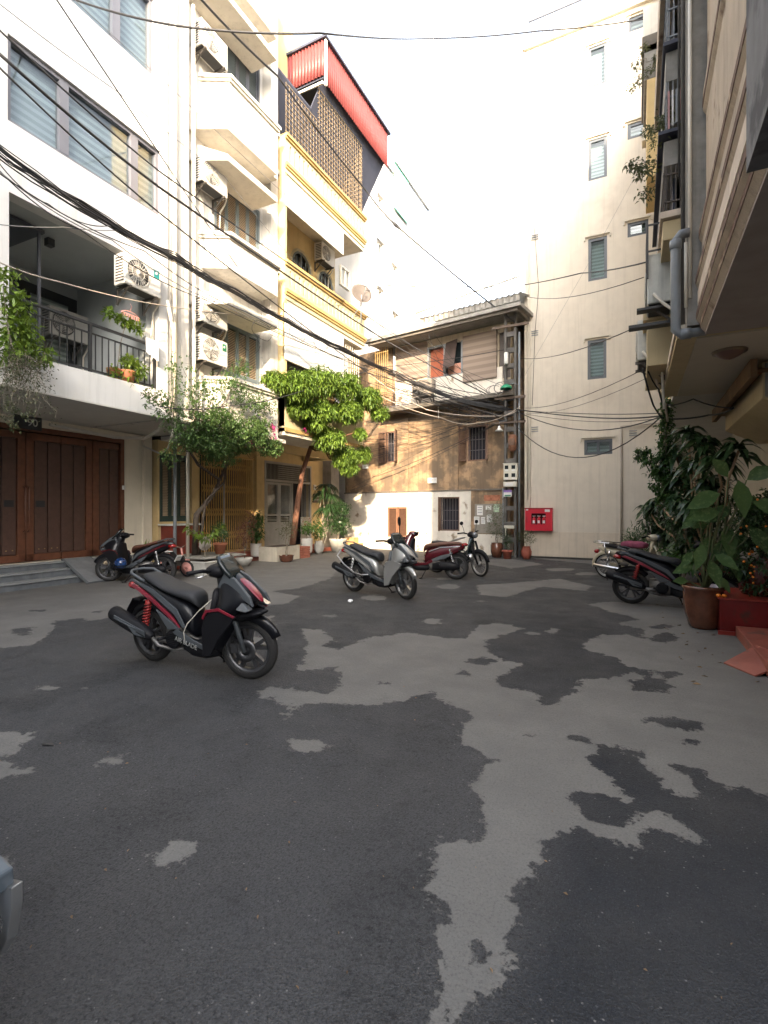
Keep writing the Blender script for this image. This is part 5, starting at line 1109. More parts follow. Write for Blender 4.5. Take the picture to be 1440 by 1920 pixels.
    # floor, body, seat
    m=MB().loft([ringx(x,z0,z1,hw,3.2,14) for x,z0,z1,hw in ((-.06,.20,.36,.12),(.08,.17,.31,.15),(.24,.17,.30,.155),(.36,.20,.34,.13))]); fl=m.build('floorboard',plasb,t,True)
    plates(t,'floor_side_trim',[(-.14,.40),(.0,.335),(.30,.27),(.34,.30),(.12,.36),(-.08,.44)] if style=='sport' else [(-.14,.38),(.0,.31),(.30,.28),(.36,.38),(.30,.35),(.02,.35),(-.10,.46)],.168,.015,plasg if style=='sport' else body,fl,.003)
    bs=[(-.88,.80,.85,.025),(-.80,.76,.90,.07),(-.64,.66,.88,.115),(-.42,.57,.82,.14),(-.2,.48,.76,.15),(-.05,.40,.70,.145),(.04,.34,.64,.12),(.08,.32,.5,.09)] if style=='sport' else [(-.84,.70,.76,.03),(-.77,.64,.80,.09),(-.6,.54,.80,.135),(-.4,.46,.77,.155),(-.2,.42,.73,.16),(-.05,.38,.70,.15),(.05,.33,.66,.12),(.09,.31,.5,.09)]
    m=MB().loft([ringx(x,z0,z1,hw,2.5,16) for x,z0,z1,hw in bs]); bd=m.build('rear_body',body,t,True,subd=1)
    if style=='sport' and stripe:
        plates(t,'side_stripe',[(-.76,.80),(-.70,.82),(-.45,.715),(-.14,.54),(-.04,.455),(-.12,.50),(-.42,.655),(-.66,.765)],.170,.02,accent,bd,.003,slope=.10)
        plates(t,'side_edge',[(-.80,.84),(-.74,.875),(-.42,.785),(-.08,.62),(.04,.46),(.0,.46),(-.12,.575),(-.45,.75),(-.70,.845)],.168,.014,plasg,bd,.002,slope=.09)
        plates(t,'triangle_cover',[(-.36,.60),(-.04,.44),(-.20,.42)],.168,.02,plasg,bd,.004)
    elif stripe:
        plates(t,'side_stripe',[(-.6,.60),(-.3,.52),(-.02,.40),(-.2,.40),(-.5,.50)],.168,.015,plasg,bd,.004,slope=.03)
        plates(t,'side_edge',[(-.75,.75),(-.3,.72),(-.05,.62),(-.05,.60),(-.3,.70),(-.75,.735)],.172,.01,chrome,bd,.002,slope=.05)
    ss=[(-.68,.87,.90,.05),(-.62,.85,.94,.10),(-.45,.80,.90,.135),(-.28,.76,.83,.15),(-.12,.72,.81,.15),(.02,.68,.80,.125),(.08,.65,.78,.10),(.11,.60,.70,.07)] if style=='sport' else [(-.80,.78,.81,.05),(-.7,.76,.85,.11),(-.5,.75,.86,.14),(-.3,.73,.83,.155),(-.12,.70,.81,.155),(.02,.66,.79,.13),(.09,.62,.77,.10),(.12,.58,.68,.07)]
    m=MB().loft([ringx(x,z0,z1,hw,2.4,16) for x,z0,z1,hw in ss]); m.build('seat',seat,t,True,subd=1)
    m=MB().tube([(-.55,-.13,.86),(-.74,-.13,.93),(-.82,-.06,.94),(-.82,.06,.94),(-.74,.13,.93),(-.55,.13,.86)],.014,8); m.build('grab_rail',plasg if style=='sport' else rims,t,True)
    m=MB().loft([ringx(x,z0,z1,hw,2.2,10) for x,z0,z1,hw in ((-.90,.77,.80,.04),(-.86,.745,.83,.09),(-.78,.74,.82,.10))]); m.build('tail_light',redl,t,True)
    # engine, arm, muffler, shock
    m=MB().loft([ringx(x,z0,z1,hw,2.8,12,.02) for x,z0,z1,hw in ((-.36,.22,.44,.08),(-.2,.17,.46,.11),(-.04,.18,.40,.10),(.06,.2,.34,.07))]); en=m.build('engine',steel,t,True)
    m=MB().loft([ringx(x,z0,z1,hw,2.6,12,.10) for x,z0,z1,hw in ((-.74,.24,.34,.03),(-.6,.20,.38,.05),(-.3,.2,.40,.055),(-.12,.2,.36,.04))]); m.build('belt_case',plasb,en,True)
    m=MB().tube([(-.15,-.10,.28),(-.64,-.10,.285)],[.035,.025],8); m.build('swing_arm',steel,en,True)
    m=MB().lathe([(0,-.155),(.085,-.155),(.09,-.15),(.09,-.10),(0,-.10)],(-.17,0,.32),20,'y')
    for k in range(7): m.box(-.235,-.105,-.162,-.156,.265+k*.018,.272+k*.018)
    m.build('fan_cover',plasb,en,True)
    yb=-.185; mp=[(-.98,.52,.062),(-.96,.515,.075),(-.80,.46,.078),(-.62,.40,.074),(-.46,.345,.055),(-.40,.325,.03)]
    m=MB().tube([(x,yb,z) for x,z,_ in mp],[q for *_,q in mp],14); mf=m.build('muffler',muff or plasb,t,True)
    m=MB().tube([(-.42,yb,.33),(-.34,-.17,.25),(-.2,-.1,.2),(-.08,-.05,.22)],.018,8); m.build('exhaust_pipe',steel,mf,True)
    m=MB().add([(-.86,yb-.081,.52),(-.45,yb-.06,.395),(-.45,yb-.05,.33),(-.58,yb-.074,.355),(-.66,yb-.08,.44),(-.86,yb-.084,.49),(-.86,yb-.07,.52),(-.45,yb-.05,.395),(-.45,yb-.04,.33),(-.58,yb-.06,.355),(-.66,yb-.07,.44),(-.86,yb-.07,.49)],[(0,1,2,3,4,5),(11,10,9,8,7,6)]+[(i,(i+1)%6,6+(i+1)%6,6+i) for i in range(6)]); m.build('heat_shield',plasg if not muff else muff,mf,True)
    m=MB().cyl((-.985,yb,.523),(-1.0,yb,.528),.02); m.build('tail_pipe',blackm,mf,True)
    for s in (-1,1):
        a=Vector((-.60,s*.125,.36)); b_=Vector((-.50,s*.12,.70)); m=MB().cyl(a,b_,.012)
        pts=[]
        for k in range(73): tt=.12+.7*k/72; q=a.lerp(b_,tt); an=k/72*8*2*math.pi; pts.append(q+Vector((.03*math.cos(an),.03*math.sin(an),0)))
        m.tube(pts,.008,5); m.cyl(a.lerp(b_,.08),a.lerp(b_,.14),.034); m.cyl(a.lerp(b_,.8),a.lerp(b_,.9),.032); m.build('shock_absorber',shock or chrome,t,True)
    m=MB().loft([[(x,-w_,z),(x,w_,z),(x-.012,w_,z-.016),(x-.012,-w_,z-.016)] for x,z,w_ in ((-.66,.66,.10),(-.80,.66,.09),(-.90,.56,.075),(-.97,.43,.085),(-.985,.38,.085))],sm=False); m.build('rear_mudguard',plasb,t,True,bevel=.004)
    fender(t,-.64,r,40,150,.06,plasb,None,'wheel_hugger')
    if plate:
        m=MB().obox((-.965,0,.52),(.006,0,.004),(0,.095,0),(-.035,0,.065)); pl=m.build('licence_plate',paper,t,True,bevel=.004)
        for i,s_ in enumerate(plate): 
            text('plate_text',s_,(-.976-.035*(.35-.75*i)+.0,0,.523+.065*(.35-.75*i)),.06,ptxt,pl,(R(90-28),0,R(-90)),.0015)
    m=MB().tube([(.02,.12,.2),(.06,.2,.1),(.09,.26,.012)],.011,6); m.tube([(.09,.23,.012),(.12,.31,.012)],.013,6); m.build('side_stand',plasb,t,True)
    for s in (-1,1): MB().tube([(-.28,s*.12,.32),(-.28,s*.22,.33)],.016,8).build('footpeg',plasb,t,True)
    if crash:
        for s in (-1,1): MB().tube([(-.86,s*.09,.80),(-.90,s*.16,.70),(-.70,s*.19,.55),(-.45,s*.20,.42),(-.25,s*.19,.38),(-.1,s*.17,.40)],.013,8).build('guard_rail',rims,t,True)
    t.location=loc; t.rotation_euler=(R(lean),0,R(heading)); return t
carbon=M('black_gloss_paint',(.006,.0065,.009),.28,var=.06,spec=.35); redac=paint('crimson_paint',(.18,.006,.02),.35); silv=paint('silver_grey_paint',(.38,.38,.37),.32,.6); mar=paint('maroon_paint',(.075,.006,.011)); dgr=paint('dark_teal_paint',(.022,.036,.042)); ivory=paint('ivory_paint',(.50,.44,.32),.35)
s1=scooter('black sport scooter with crimson stripes, red shock and dark windscreen, nearest in full view',carbon,redac,plasb,seatb,rimd,(-3.82,3.58,0),-1,steer=13,shock=M('red_spring',(.26,.02,.018),.4))
# plate holder strings and the key fob on the near scooter
tx=text('model_lettering','AIR BLADE',(.06,-.187,.325),.062,M('silver_letter',(.5,.5,.48),.35,.6),s1,(R(90),R(12),0),.0015)
MB().tube([(.30,-.05,.74),(.16,-.1,.62),(.06,-.16,.50),(.02,-.17,.42),(.03,-.17,.32)],.005,5).build('helmet_cord',pvc,s1,True)
s2=scooter('silver-grey scooter with a chrome guard rail parked alone in mid yard',silv,silv,plasg,seatb,rims,(-4.22,8.22,0),-14,steer=-12,style='sport',mirror=False,crash=True,panel=silv)
m=MB().tube([(.36,.17,1.03),(.37,.2,1.15),(.36,.22,1.26)],.007,6); mi=m.build('mirror_stem',plasb,s2,True); MB().loft(ell(.36,.22,1.34,.015,.045,.09,12,7)).build('mirror',plasb,mi,True)
s3=scooter('maroon scooter with a brown seat and silver muffler, tail towards the yard',mar,mar,plasb,seatbr,rimd,(-4.27,10.75,0),187,steer=16,style='city',muff=rims,plate=None)
s4=scooter('black sport scooter with crimson side stripe and red shock beside the right-hand plants',carbon,redac,plasb,seatb,rimd,(.54,9.28,0),-6,steer=0,shock=MATS['red_spring'])
s5=scooter('black scooter with maroon stripe and brown seat, plate to the yard, beside the door steps',carbon,mar,plasb,seatbr,rimd,tuple(G(256,1091)),197,steer=22,style='sport',plate=('29-K1','153.97'),mirror=False)
s6=scooter('scooter cut off by the lower left corner, only its grey front fender and wheel showing',paint('blue_grey_paint',(.12,.14,.17),.3,.3),silv,plasg,seatb,rimd,(-2.455,.73,0),0,steer=0,style='city')
plates(s6,'nose_blade',[(.70,.70),(.99,.61),(.975,.55),(.70,.52)],.07,.05,M('blue_grey_panel',(.07,.085,.10),.35),None,.008,slope=.1)
plates(s6,'nose_trim',[(.72,.50),(1.0,.565),(.99,.50),(.955,.40),(.90,.33),(.90,.37),(.945,.45),(.90,.50),(.72,.46)],.075,.03,rims,None,.004)
# round mirror and helmet on the left scooter
hl=thing('helmet','glossy dark blue helmet hanging at the knee space of the scooter by the door steps','helmet',tuple(G(226,1096)+Vector((0,0,.44))))
MB().loft(ell(0,0,0,.13,.12,.125,20,12)).build('shell',paint('deep_blue_paint',(.01,.035,.12),.12),hl,True); MB().lathe([(.125,-.05),(.135,-.05),(.135,-.035),(.125,-.035),(.125,-.05)],n=20).build('rim_trim',plasb,hl,True); MB().loft(ell(0,0,-.06,.10,.095,.07,14,6)).build('lining',plasb,hl,True)
# ---- underbone motorbikes
def cub(label,body,shield,seat,loc,heading,steer=0,rack=False,old=False):
    t=thing('motorbike',label,'motorbike',(0,0,0),0,'parked motorbikes'); mt=mz(steer,.45); r=.295
    wheel(t,.61,r,.062,rims,'spoke',True,mt,disc=False); wheel(t,-.61,r,.065,rims,'spoke',False,disc=False)
    for cx,ff in ((.61,1),(-.61,0)):
        m=MB().lathe([(0,-.045),(.06,-.045),(.065,-.03),(.065,.03),(.06,.045),(0,.045)],(cx,0,r),16,'y'); 
        if ff: m.xform(mt)
        m.build('hub',rims,t,True)
    fender(t,.61,r,15,165,.055,plasb if not old else body,mt); fender(t,-.61,r,20,185 if old else 160,.07,body,None,'rear_fender')
    m=MB()
    for s in (-1,1): m.tube([(.40,s*.07,.82),(.50,s*.07,.55),(.61,s*.06,.295)],[.024,.03,.018],8)
    m.xform(mt).build('front_fork',plasb if not old else body,t,True)
    st=[(.30,.28,.32,.10),(.42,.30,.35,.20),(.60,.33,.38,.22),(.76,.33,.40,.18),(.86,.32,.44,.11),(.92,.33,.42,.07)]
    MB().loft([ringz(z,a,b_,hw,2.4,16) for z,a,b_,hw in st]).build('leg_shield',shield,t,True,subd=1)
    MB().loft([ringx(x,z0,z1,hw,2.2,12) for x,z0,z1,hw in ((-.45,.48,.62,.07),(-.2,.40,.62,.08),(.0,.36,.52,.07),(.2,.40,.52,.06),(.33,.55,.75,.05))]).build('frame_cover',body,t,True,subd=1)
    MB().loft([ringx(x,z0,z1,hw,2.6,14) for x,z0,z1,hw in ((-.82,.70,.74,.05),(-.6,.58,.72,.11),(-.35,.50,.70,.12),(-.1,.50,.66,.09))]).build('rear_body',body,t,True,subd=1)
    MB().loft([ringx(x,z0,z1,hw,3,14) for x,z0,z1,hw in ((-.72,.74,.80,.10),(-.5,.72,.81,.13),(-.25,.70,.78,.13),(-.02,.68,.76,.10),(.04,.68,.73,.06))]).build('seat',seat,t,True,subd=1)
    m=MB().loft([ringx(x,z0,z1,hw,2.3,14) for x,z0,z1,hw in ((.24,.93,1.0,.05),(.32,.90,1.05,.11),(.42,.90,1.06,.12),(.50,.93,1.02,.07))]); m.xform(mt); hb=m.build('handlebar_cover',plasb if not old else body,t,True,subd=1)
    m=MB().lathe([(0,.10),(.05,.09),(.075,.05),(.08,0),(0,0)],n=16); m.xform(Matrix.Translation((.44,0,.97))@Matrix.Rotation(R(90),4,'Y')); m.xform(mt).build('headlight',lensm,hb,True)
    for s in (-1,1):
        MB().tube([(.32,s*.1,1.0),(.30,s*.2,1.03),(.22,s*.32,1.02)],[.016,.016,.019],8).xform(mt).build('handle_grip',plasb,hb,True)
        mm=MB().tube([(.30,s*.17,1.03),(.30,s*.2,1.15),(.28,s*.22,1.22)],.006,6).xform(mt).build('mirror_stem',chrome if old else plasb,hb,True)
        MB().loft(ell(.28,s*.23,1.26,.015,.055,.045,12,7)).xform(mt).build('mirror',chrome if old else plasb,mm,True)
        a=Vector((-.60,s*.10,.32)); b_=Vector((-.50,s*.11,.66)); MB().cyl(a,a.lerp(b_,.55),.016).cyl(a.lerp(b_,.5),b_,.028).build('shock_absorber',chrome if old else plasb,t,True)
    MB().loft([ringx(x,z0,z1,hw,2.8,12) for x,z0,z1,hw in ((-.2,.2,.36,.09),(-.02,.18,.38,.11),(.16,.22,.36,.09),(.28,.26,.33,.05))]).build('engine',steel,t,True)
    MB().tube([(.2,-.08,.24),(.05,-.13,.2),(-.2,-.14,.25),(-.3,-.14,.27),(-.34,-.14,.275),(-.85,-.14,.32),(-.88,-.14,.32)],[.016,.016,.018,.03,.042,.046,.03],12).build('muffler',chrome,t,True)
    MB().box(-.6,.0,.055,.10,.27,.36).build('chain_case',body,t,True,bevel=.015)
    MB().loft([ringx(x,z0,z1,hw,2.2,10) for x,z0,z1,hw in ((-.90,.60,.64,.03),(-.86,.57,.67,.06),(-.80,.57,.67,.06))]).build('tail_light',redl,t,True)
    if rack:
        m=MB().tube([(-.35,-.11,.82),(-.85,-.11,.84),(-.88,-.08,.84),(-.88,.08,.84),(-.85,.11,.84),(-.35,.11,.82)],.012,6)
        for x in (-.45,-.6,-.75): m.tube([(x,-.11,.825),(x,.11,.825)],.008,5)
        m.tube([(-.62,-.11,.82),(-.58,-.11,.55)],.018,6).tube([(-.62,.11,.82),(-.58,.11,.55)],.018,6); m.build('luggage_rack',chrome,t,True)
    MB().tube([(.0,.1,.2),(.03,.2,.1),(.06,.24,.012)],.010,6).build('side_stand',plasb,t,True)
    for x in (.1,-.32):
        for s in (-1,1): MB().tube([(x,s*.08,.27),(x,s*.2,.27)],.014,6).build('footpeg',plasb,t,True)
    t.location=loc; t.rotation_euler=(R(5),0,R(heading)); return t
c1=cub('dark teal underbone motorbike with wire-spoked wheels facing the fire cabinet',dgr,dgr,seatb,(-3.88,11.75,0),-8,steer=-25)
c2=cub('old ivory moped with chrome rack and long chrome muffler beside the green plants',ivory,ivory,plasb,(-.02,12.3,0),-20,steer=10,rack=True,old=True)
cl=thing('folded_cloth','purplish pink cloth lying over the ivory moped seat','cloth',(-.05,12.3,.80)); 
rs=[]
rnd=random.Random(3)
for i in range(7):
    x=-.28+i*.09; rs.append([(x+rnd.uniform(-.01,.01),y*(1+rnd.uniform(-.1,.1)),(z if z<0 else z+rnd.uniform(-.02,.02))*(.5 if i in(0,6) else 1)) for x_,y,z in ringx(0,-.09,.08,.17,2.4,14)])
m=MB().loft(rs); m.xform(Matrix.Rotation(R(-20),4,'Z')).build('cloth',M('plum_cloth',(.22,.05,.09),.95,var=.25,scale=14),cl,True,subd=1)
# ---- pink child's bicycle
kb=thing('kids_bicycle','small pink and white child bicycle standing by the white square planter','bicycle',(0,0,0))
pkp=M('faded_pink_paint',(.60,.28,.24),.5,var=.15)
for cx in (-.27,.27): 
    w_=MB(); w_.lathe([(.12,-.02),(.145,-.015),(.15,0),(.145,.015),(.12,.02),(.118,0),(.12,-.02)],(cx,0,.15),24,'y'); wo=w_.build('wheel',tyre if cx>0 else M('grey_white_tyre',(.4,.38,.35),.8),kb,True)
    w_=MB(); w_.lathe([(.03,-.02),(.118,-.006),(.118,.006),(.03,.02),(.03,-.02)],(cx,0,.15),20,'y').build('wheel_disc',pkp,wo,True)
m=MB(); m.tube([(-.27,0,.15),(-.08,0,.17),(.17,0,.38)],.02,8).tube([(-.08,0,.17),(-.12,0,.42)],.018,8).tube([(-.27,.02,.15),(-.12,.02,.38)],.012,6).tube([(.27,0,.15),(.19,0,.36),(.16,0,.52)],.017,8); m.build('frame',pkp,kb,True)
MB().loft([ringx(x,z0,z1,hw,2.2,10) for x,z0,z1,hw in ((-.22,.42,.46,.05),(-.15,.41,.46,.06),(-.04,.42,.455,.02))]).build('saddle',paper,kb,True)
MB().tube([(.10,-.16,.55),(.15,-.08,.54),(.16,0,.52),(.15,.08,.54),(.10,.16,.55)],.012,6).build('handlebar',chrome,kb,True)
MB().tube([(-.08,-.03,.17),(-.02,-.06,.12)],.01,5).box(-.05,.02,-.12,-.06,.11,.13).build('pedal',plasb,kb,True)
MB().box(.22,.32,-.03,.03,.30,.315).build('mudguard',pkp,kb,True)
kb.location=G(328,1080); kb.rotation_euler=(R(3),0,R(8)); kb.scale=(1.3,1.3,1.3)
# ================================================================ plants
prnd=random.Random(21)
def rv(s=1.): return Vector((prnd.gauss(0,s),prnd.gauss(0,s),prnd.gauss(0,s)))
def leaf(m,p,d,L,W,droop=.3,fold=.15,seg=2,side=None):
    """one leaf as a small bent folded blade starting at p along d"""
    d=Vector(d).normalized(); up=Vector((0,0,1)); s=d.cross(up)
    s=s.normalized() if s.length>.05 else Vector((1,0,0)); s=(s+rv(.25)).normalized(); nrm=s.cross(d).normalized()
    if side is not None: s=Vector(side).normalized(); nrm=s.cross(d).normalized()
    if seg==1:
        q=p+d*L*.45; e=p+d*L+Vector((0,0,-droop*L)); m.add([p,q+s*W/2+nrm*fold*W,e,q-s*W/2+nrm*fold*W],[(0,1,2,3)]); return
    prof={2:(0,.9,.75,0),3:(0,.75,1,.6,0)}[seg]; n=len(prof); vs=[]
    for i,w_ in enumerate(prof):
        t=i/(n-1); c=p+d*L*t+Vector((0,0,-droop*L*t*t))
        if w_==0: vs.append(c)
        else: vs+= [c-s*W/2*w_+nrm*fold*W, c, c+s*W/2*w_+nrm*fold*W]
    fs=[(0,1,2),(0,2,3)]
    for i in range(n-3): b=1+i*3; fs+=[(b,b+3,b+4,b+1),(b+1,b+4,b+5,b+2)]
    b=1+(n-3)*3; fs+=[(b,b+3,b+1),(b+1,b+3,b+2)]
    m.add(vs,fs,True)
def blob(m,c,r,n,L,W,droop=.3,hollow=.45,seg=2,cluster=4,out=.7):
    c=Vector(c); r=Vector(r) if not isinstance(r,(int,float)) else Vector((r,r,r))
    for i in range(n//cluster):
        v=rv().normalized()*(hollow+(1-hollow)*prnd.random()**.6); q=c+Vector((v.x*r.x,v.y*r.y,v.z*r.z))
        for k in range(cluster):
            d=(v*out+rv(.6)); leaf(m,q+rv(.02),d,L*prnd.uniform(.7,1.2),W*prnd.uniform(.8,1.2),droop,seg=seg)
def twig(m,p0,p1,r0,r1=None,wob=.04,n=5):
    p0=Vector(p0);p1=Vector(p1); pts=[p0.lerp(p1,i/n)+(rv(wob) if 0<i<n else Vector()) for i in range(n+1)]
    r1=r1 if r1 is not None else r0*.5; m.tube(pts,[r0+(r1-r0)*i/n for i in range(n+1)],6); return pts
bark=M('brown_bark',(.16,.075,.045),.9,var=.25,scale=10,bump=.5); barkg=M('grey_bark',(.22,.19,.15),.9,var=.25,scale=10,bump=.4); soil=M('potting_soil',(.05,.035,.025),.95,var=.3,scale=15)
lfA=leafmat('mango_green_leaf',(.07,.135,.026),(2.6,2.1,1.3)); lfB=leafmat('small_green_leaf',(.06,.12,.038),(1.9,1.6,1.3)); lfD=leafmat('dark_glossy_leaf',(.024,.058,.024),(2.2,1.9,1.6),.3); lfM=leafmat('mid_green_leaf',(.03,.075,.022),(2,1.8,1.2),.4)
lfL=leafmat('light_green_leaf',(.12,.20,.03),(1.5,1.3,1.0)); lfP=leafmat('olive_leaf',(.07,.085,.04),(1.6,1.5,1.4)); lfR=leafmat('reddish_leaf',(.16,.06,.05),(1.5,1.8,1.3)); fl=leafmat('pink_bract',(.5,.04,.22),(1.2,1.5,1.2)); lfbig=leafmat('dumb_cane_leaf',(.045,.10,.035),(2.2,1.8,1.7),.35,col2=(.16,.24,.10),c2amt=.35,c2scale=22.)
# ---- tree in front of the yellow house
def X_(px,py,x): return LX(px,py,x)
tb=G(553,1015); tb=Vector((-10.0,13.25,.3))
T1=thing('street_tree','leafy green tree with a thin reddish trunk in front of the yellow house','tree',tb)
m=MB(); k0=X_(553,985,-10.0); tr=[tb,k0,X_(560,930,-9.9),X_(567,885,-9.8),X_(583,838,-9.5),X_(592,805,-9.2)]
m.tube(tr,[.11,.10,.09,.08,.07,.055],10)
blobs=[(518,716,-8.6,.42,.28),(556,722,-8.3,.55,.40),(600,715,-8.3,.55,.42),(645,722,-8.2,.6,.42),(690,745,-8.0,.5,.36),(712,772,-7.8,.35,.22),(650,770,-8.2,.55,.35),(600,770,-8.3,.5,.32),(560,765,-8.5,.35,.25),(618,822,-8.4,.5,.33),(646,856,-8.4,.48,.34),(680,850,-8.3,.3,.25),(590,790,-8.5,.4,.25),(605,812,-8.6,.3,.22),(655,878,-8.3,.3,.16),(675,812,-8.0,.22,.15)]
for px,py,x,rh,rz in blobs: twig(m,tr[-1] if py<800 else tr[-2],X_(px,py,x),.035,.012,.08,6)
m.build('trunk',bark,T1)
m=MB()
for px,py,x,rh,rz in blobs: blob(m,X_(px,py,x),(rh*.9,rh,rz),int(2100*rh*rh/.25)+420,.125,.036,.55,.35,2,6,.5)
m.build('crown',lfA,T1)
# ---- bougainvillea over the bay house entrance
T2=thing('bougainvillea','sprawling small-leaved bougainvillea with pink flowers above the yellow gate','climbing plant',(-9.7,9.3,.5))
m=MB(); gn_=[Vector((-9.75,9.0,.45)),X_(368,965,-9.6),X_(398,930,-9.5),X_(412,900,-9.5),X_(372,872,-9.4),X_(352,840,-9.1),X_(390,800,-8.9)]
m.tube(gn_,[.075,.065,.05,.042,.035,.03,.02],8); m.tube([gn_[3],X_(430,860,-9.3),X_(440,800,-9.0)],[.04,.03,.02],6); m.tube([Vector((-9.7,9.1,.45)),X_(385,940,-9.5),X_(420,905,-9.3),X_(425,870,-9.2)],[.04,.035,.03,.02],6)
vb=[(352,742,-8.4,.45,.5,170),(385,735,-8.35,.45,.3,260),(400,782,-8.3,.55,.35,800),(430,800,-8.3,.65,.42,1300),(470,815,-8.3,.6,.38,1200),(505,838,-8.4,.45,.25,800),(490,800,-8.3,.4,.3,500),(400,835,-8.5,.6,.25,800),(360,830,-8.6,.5,.2,450),(380,820,-8.6,.5,.4,700),(345,800,-8.5,.5,.45,420),(310,760,-8.4,.4,.35,220),(430,720,-8.35,.5,.35,420),(470,750,-8.35,.5,.3,420),(320,850,-8.8,.3,.3,130),(410,858,-8.8,.6,.2,500),(450,690,-8.45,.3,.3,160),(500,760,-8.4,.4,.3,160),(335,690,-8.5,.4,.4,110),(285,745,-8.3,.3,.2,90),(440,840,-8.7,.5,.2,500)]
for px,py,x,rh,rz,n_ in vb:
    c=X_(px,py,x)
    for k in range(3): twig(m,gn_[-1] if k else gn_[-2],c+Vector((prnd.uniform(-rh,rh)*.5,prnd.uniform(-rh,rh)*.8,prnd.uniform(-rz,rz)*.8)),.010,.003,.10,7)
m.build('stems',M('dark_gnarled_bark',(.09,.07,.055),.95,var=.3,scale=12,bump=.5),T2)
m=MB()
for px,py,x,rh,rz,n_ in vb: blob(m,X_(px,py,x),(rh*.7,rh,rz),int(n_*1.5),.066,.038,.2,.1,1,5,.4)
m.build('foliage',lfB,T2)
m=MB()
for px,py,x,n_ in ((512,803,-8.1,45),(515,815,-8.1,20),(572,808,-8.2,14),(470,835,-8.2,5)): blob(m,X_(px,py,x),(.08,.12,.1),n_,.05,.05,0,.1,1,1,.6)
m.build('flowers',fl,T2)
# ---- hanging shrub on the left of the balcony
T3=thing('hanging_shrub','light green shrub with dry twigs spilling over the balcony at the left edge','shrub',(-8.5,4.4,4.0))
m=MB(); b0=X_(15,690,-8.4)
lv=MB(); dry=MB()
for px,py,rh,n_ in ((8,520,.25,120),(25,570,.28,260),(40,620,.3,380),(20,650,.3,260),(60,655,.25,200),(85,668,.15,70)):
    blob(lv,X_(px,py,-8.45),(rh*.6,rh,rh*.9),n_,.10,.05,.3,.1,2,3,.5)
    twig(m,b0,X_(px,py,-8.45),.012,.004,.05)
for k in range(46):
    e=X_(prnd.uniform(-10,105),prnd.uniform(665,790),-8.35+prnd.uniform(-.1,.25)); s0=X_(prnd.uniform(0,60),prnd.uniform(640,690),-8.45); pts=twig(m,s0,e,.005,.0015,.05,6)
    for q in pts[1:]:
        for _ in range(5): leaf(dry,q+rv(.05),rv(1),.045,.022,.2,seg=1)
for px,py,n_ in ((10,760,60),(25,790,40),(45,775,50),(28,808,18)): blob(dry,X_(px,py,-8.2),(.1,.15,.1),n_,.05,.03,.2,.1,1,3,.5)
m.build('stems',barkg,T3); lv.build('foliage',lfL,T3); dry.build('small_leaves',lfP,T3)
t=thing('balcony_plant','light green leafy plant standing above the railing inside the open balcony','potted plant',(-9.1,6.3,4.07)); m=MB(); st=MB()
for px,py,rh,n_ in ((205,588,.12,60),(225,600,.16,110),(245,608,.16,110),(262,618,.12,50)): blob(m,X_(px,py,-9.0),(rh*.6,rh,.09),n_,.10,.045,.2,.1,2,3,.5)
twig(st,(-9.1,6.4,4.1),X_(235,605,-9.0),.012,.006,.02); st.build('stem',barkg,t); m.build('foliage',lfL,t); MB().lathe([(0,0),(.10,0),(.13,.2),(.14,.22),(.12,.22),(.12,.18),(0,.18)],(-9.1,6.4,4.08),14).build('pot',terracotta,t)
t=thing('balcony_plant','bushier light green plant low behind the railing bars of the open balcony','potted plant',(-9.0,6.5,4.07)); m=MB()
for px,py,rh,n_ in ((215,698,.12,60),(245,680,.2,220),(262,695,.2,180),(240,705,.2,160)): blob(m,X_(px,py,-8.98),(rh*.6,rh,.14),n_,.09,.045,.2,.1,2,3,.5)
m.build('foliage',lfL,t); MB().lathe([(0,0),(.11,0),(.14,.2),(.15,.22),(.13,.22),(.13,.18),(0,.18)],(-9.0,6.62,4.08),14).build('pot',terracotta,t)
# ---- pots: profile helper
def pot(par,prof,mat,c=(0,0,0),n=22,name='pot'):
    rt=prof[-1][0]; z=prof[-1][1]
    MB().lathe(prof+[(rt-.02,z),(rt-.03,z-.05),(0,z-.05)],c,n).build(name,mat,par,True); MB().lathe([(0,z-.048),(rt-.03,z-.048),(rt-.03,z-.044),(0,z-.044)],c,n).build('soil',soil,par,True)
whitep=M('white_glazed_pot',(.58,.57,.53),.45,var=.08,streak=.15); glaz=M('brown_glazed_pot',(.12,.045,.025),.25,var=.35,scale=7,coat=.4); dkpot=M('dark_red_glazed_pot',(.10,.022,.016),.2,var=.3,scale=5,coat=.5); greypot=M('grey_cement_pot',(.36,.35,.32),.85,var=.15,streak=.3)
CYL=[(0,0),(.13,0),(.15,.05),(.16,.36),(.17,.38)]; TC=[(0,0),(.11,0),(.15,.22),(.17,.23),(.17,.28)]; BOWL=[(0,0),(.1,0),(.2,.12),(.24,.24)]; VASE=[(0,0),(.12,0),(.2,.16),(.22,.32),(.17,.46),(.15,.5),(.18,.54)]
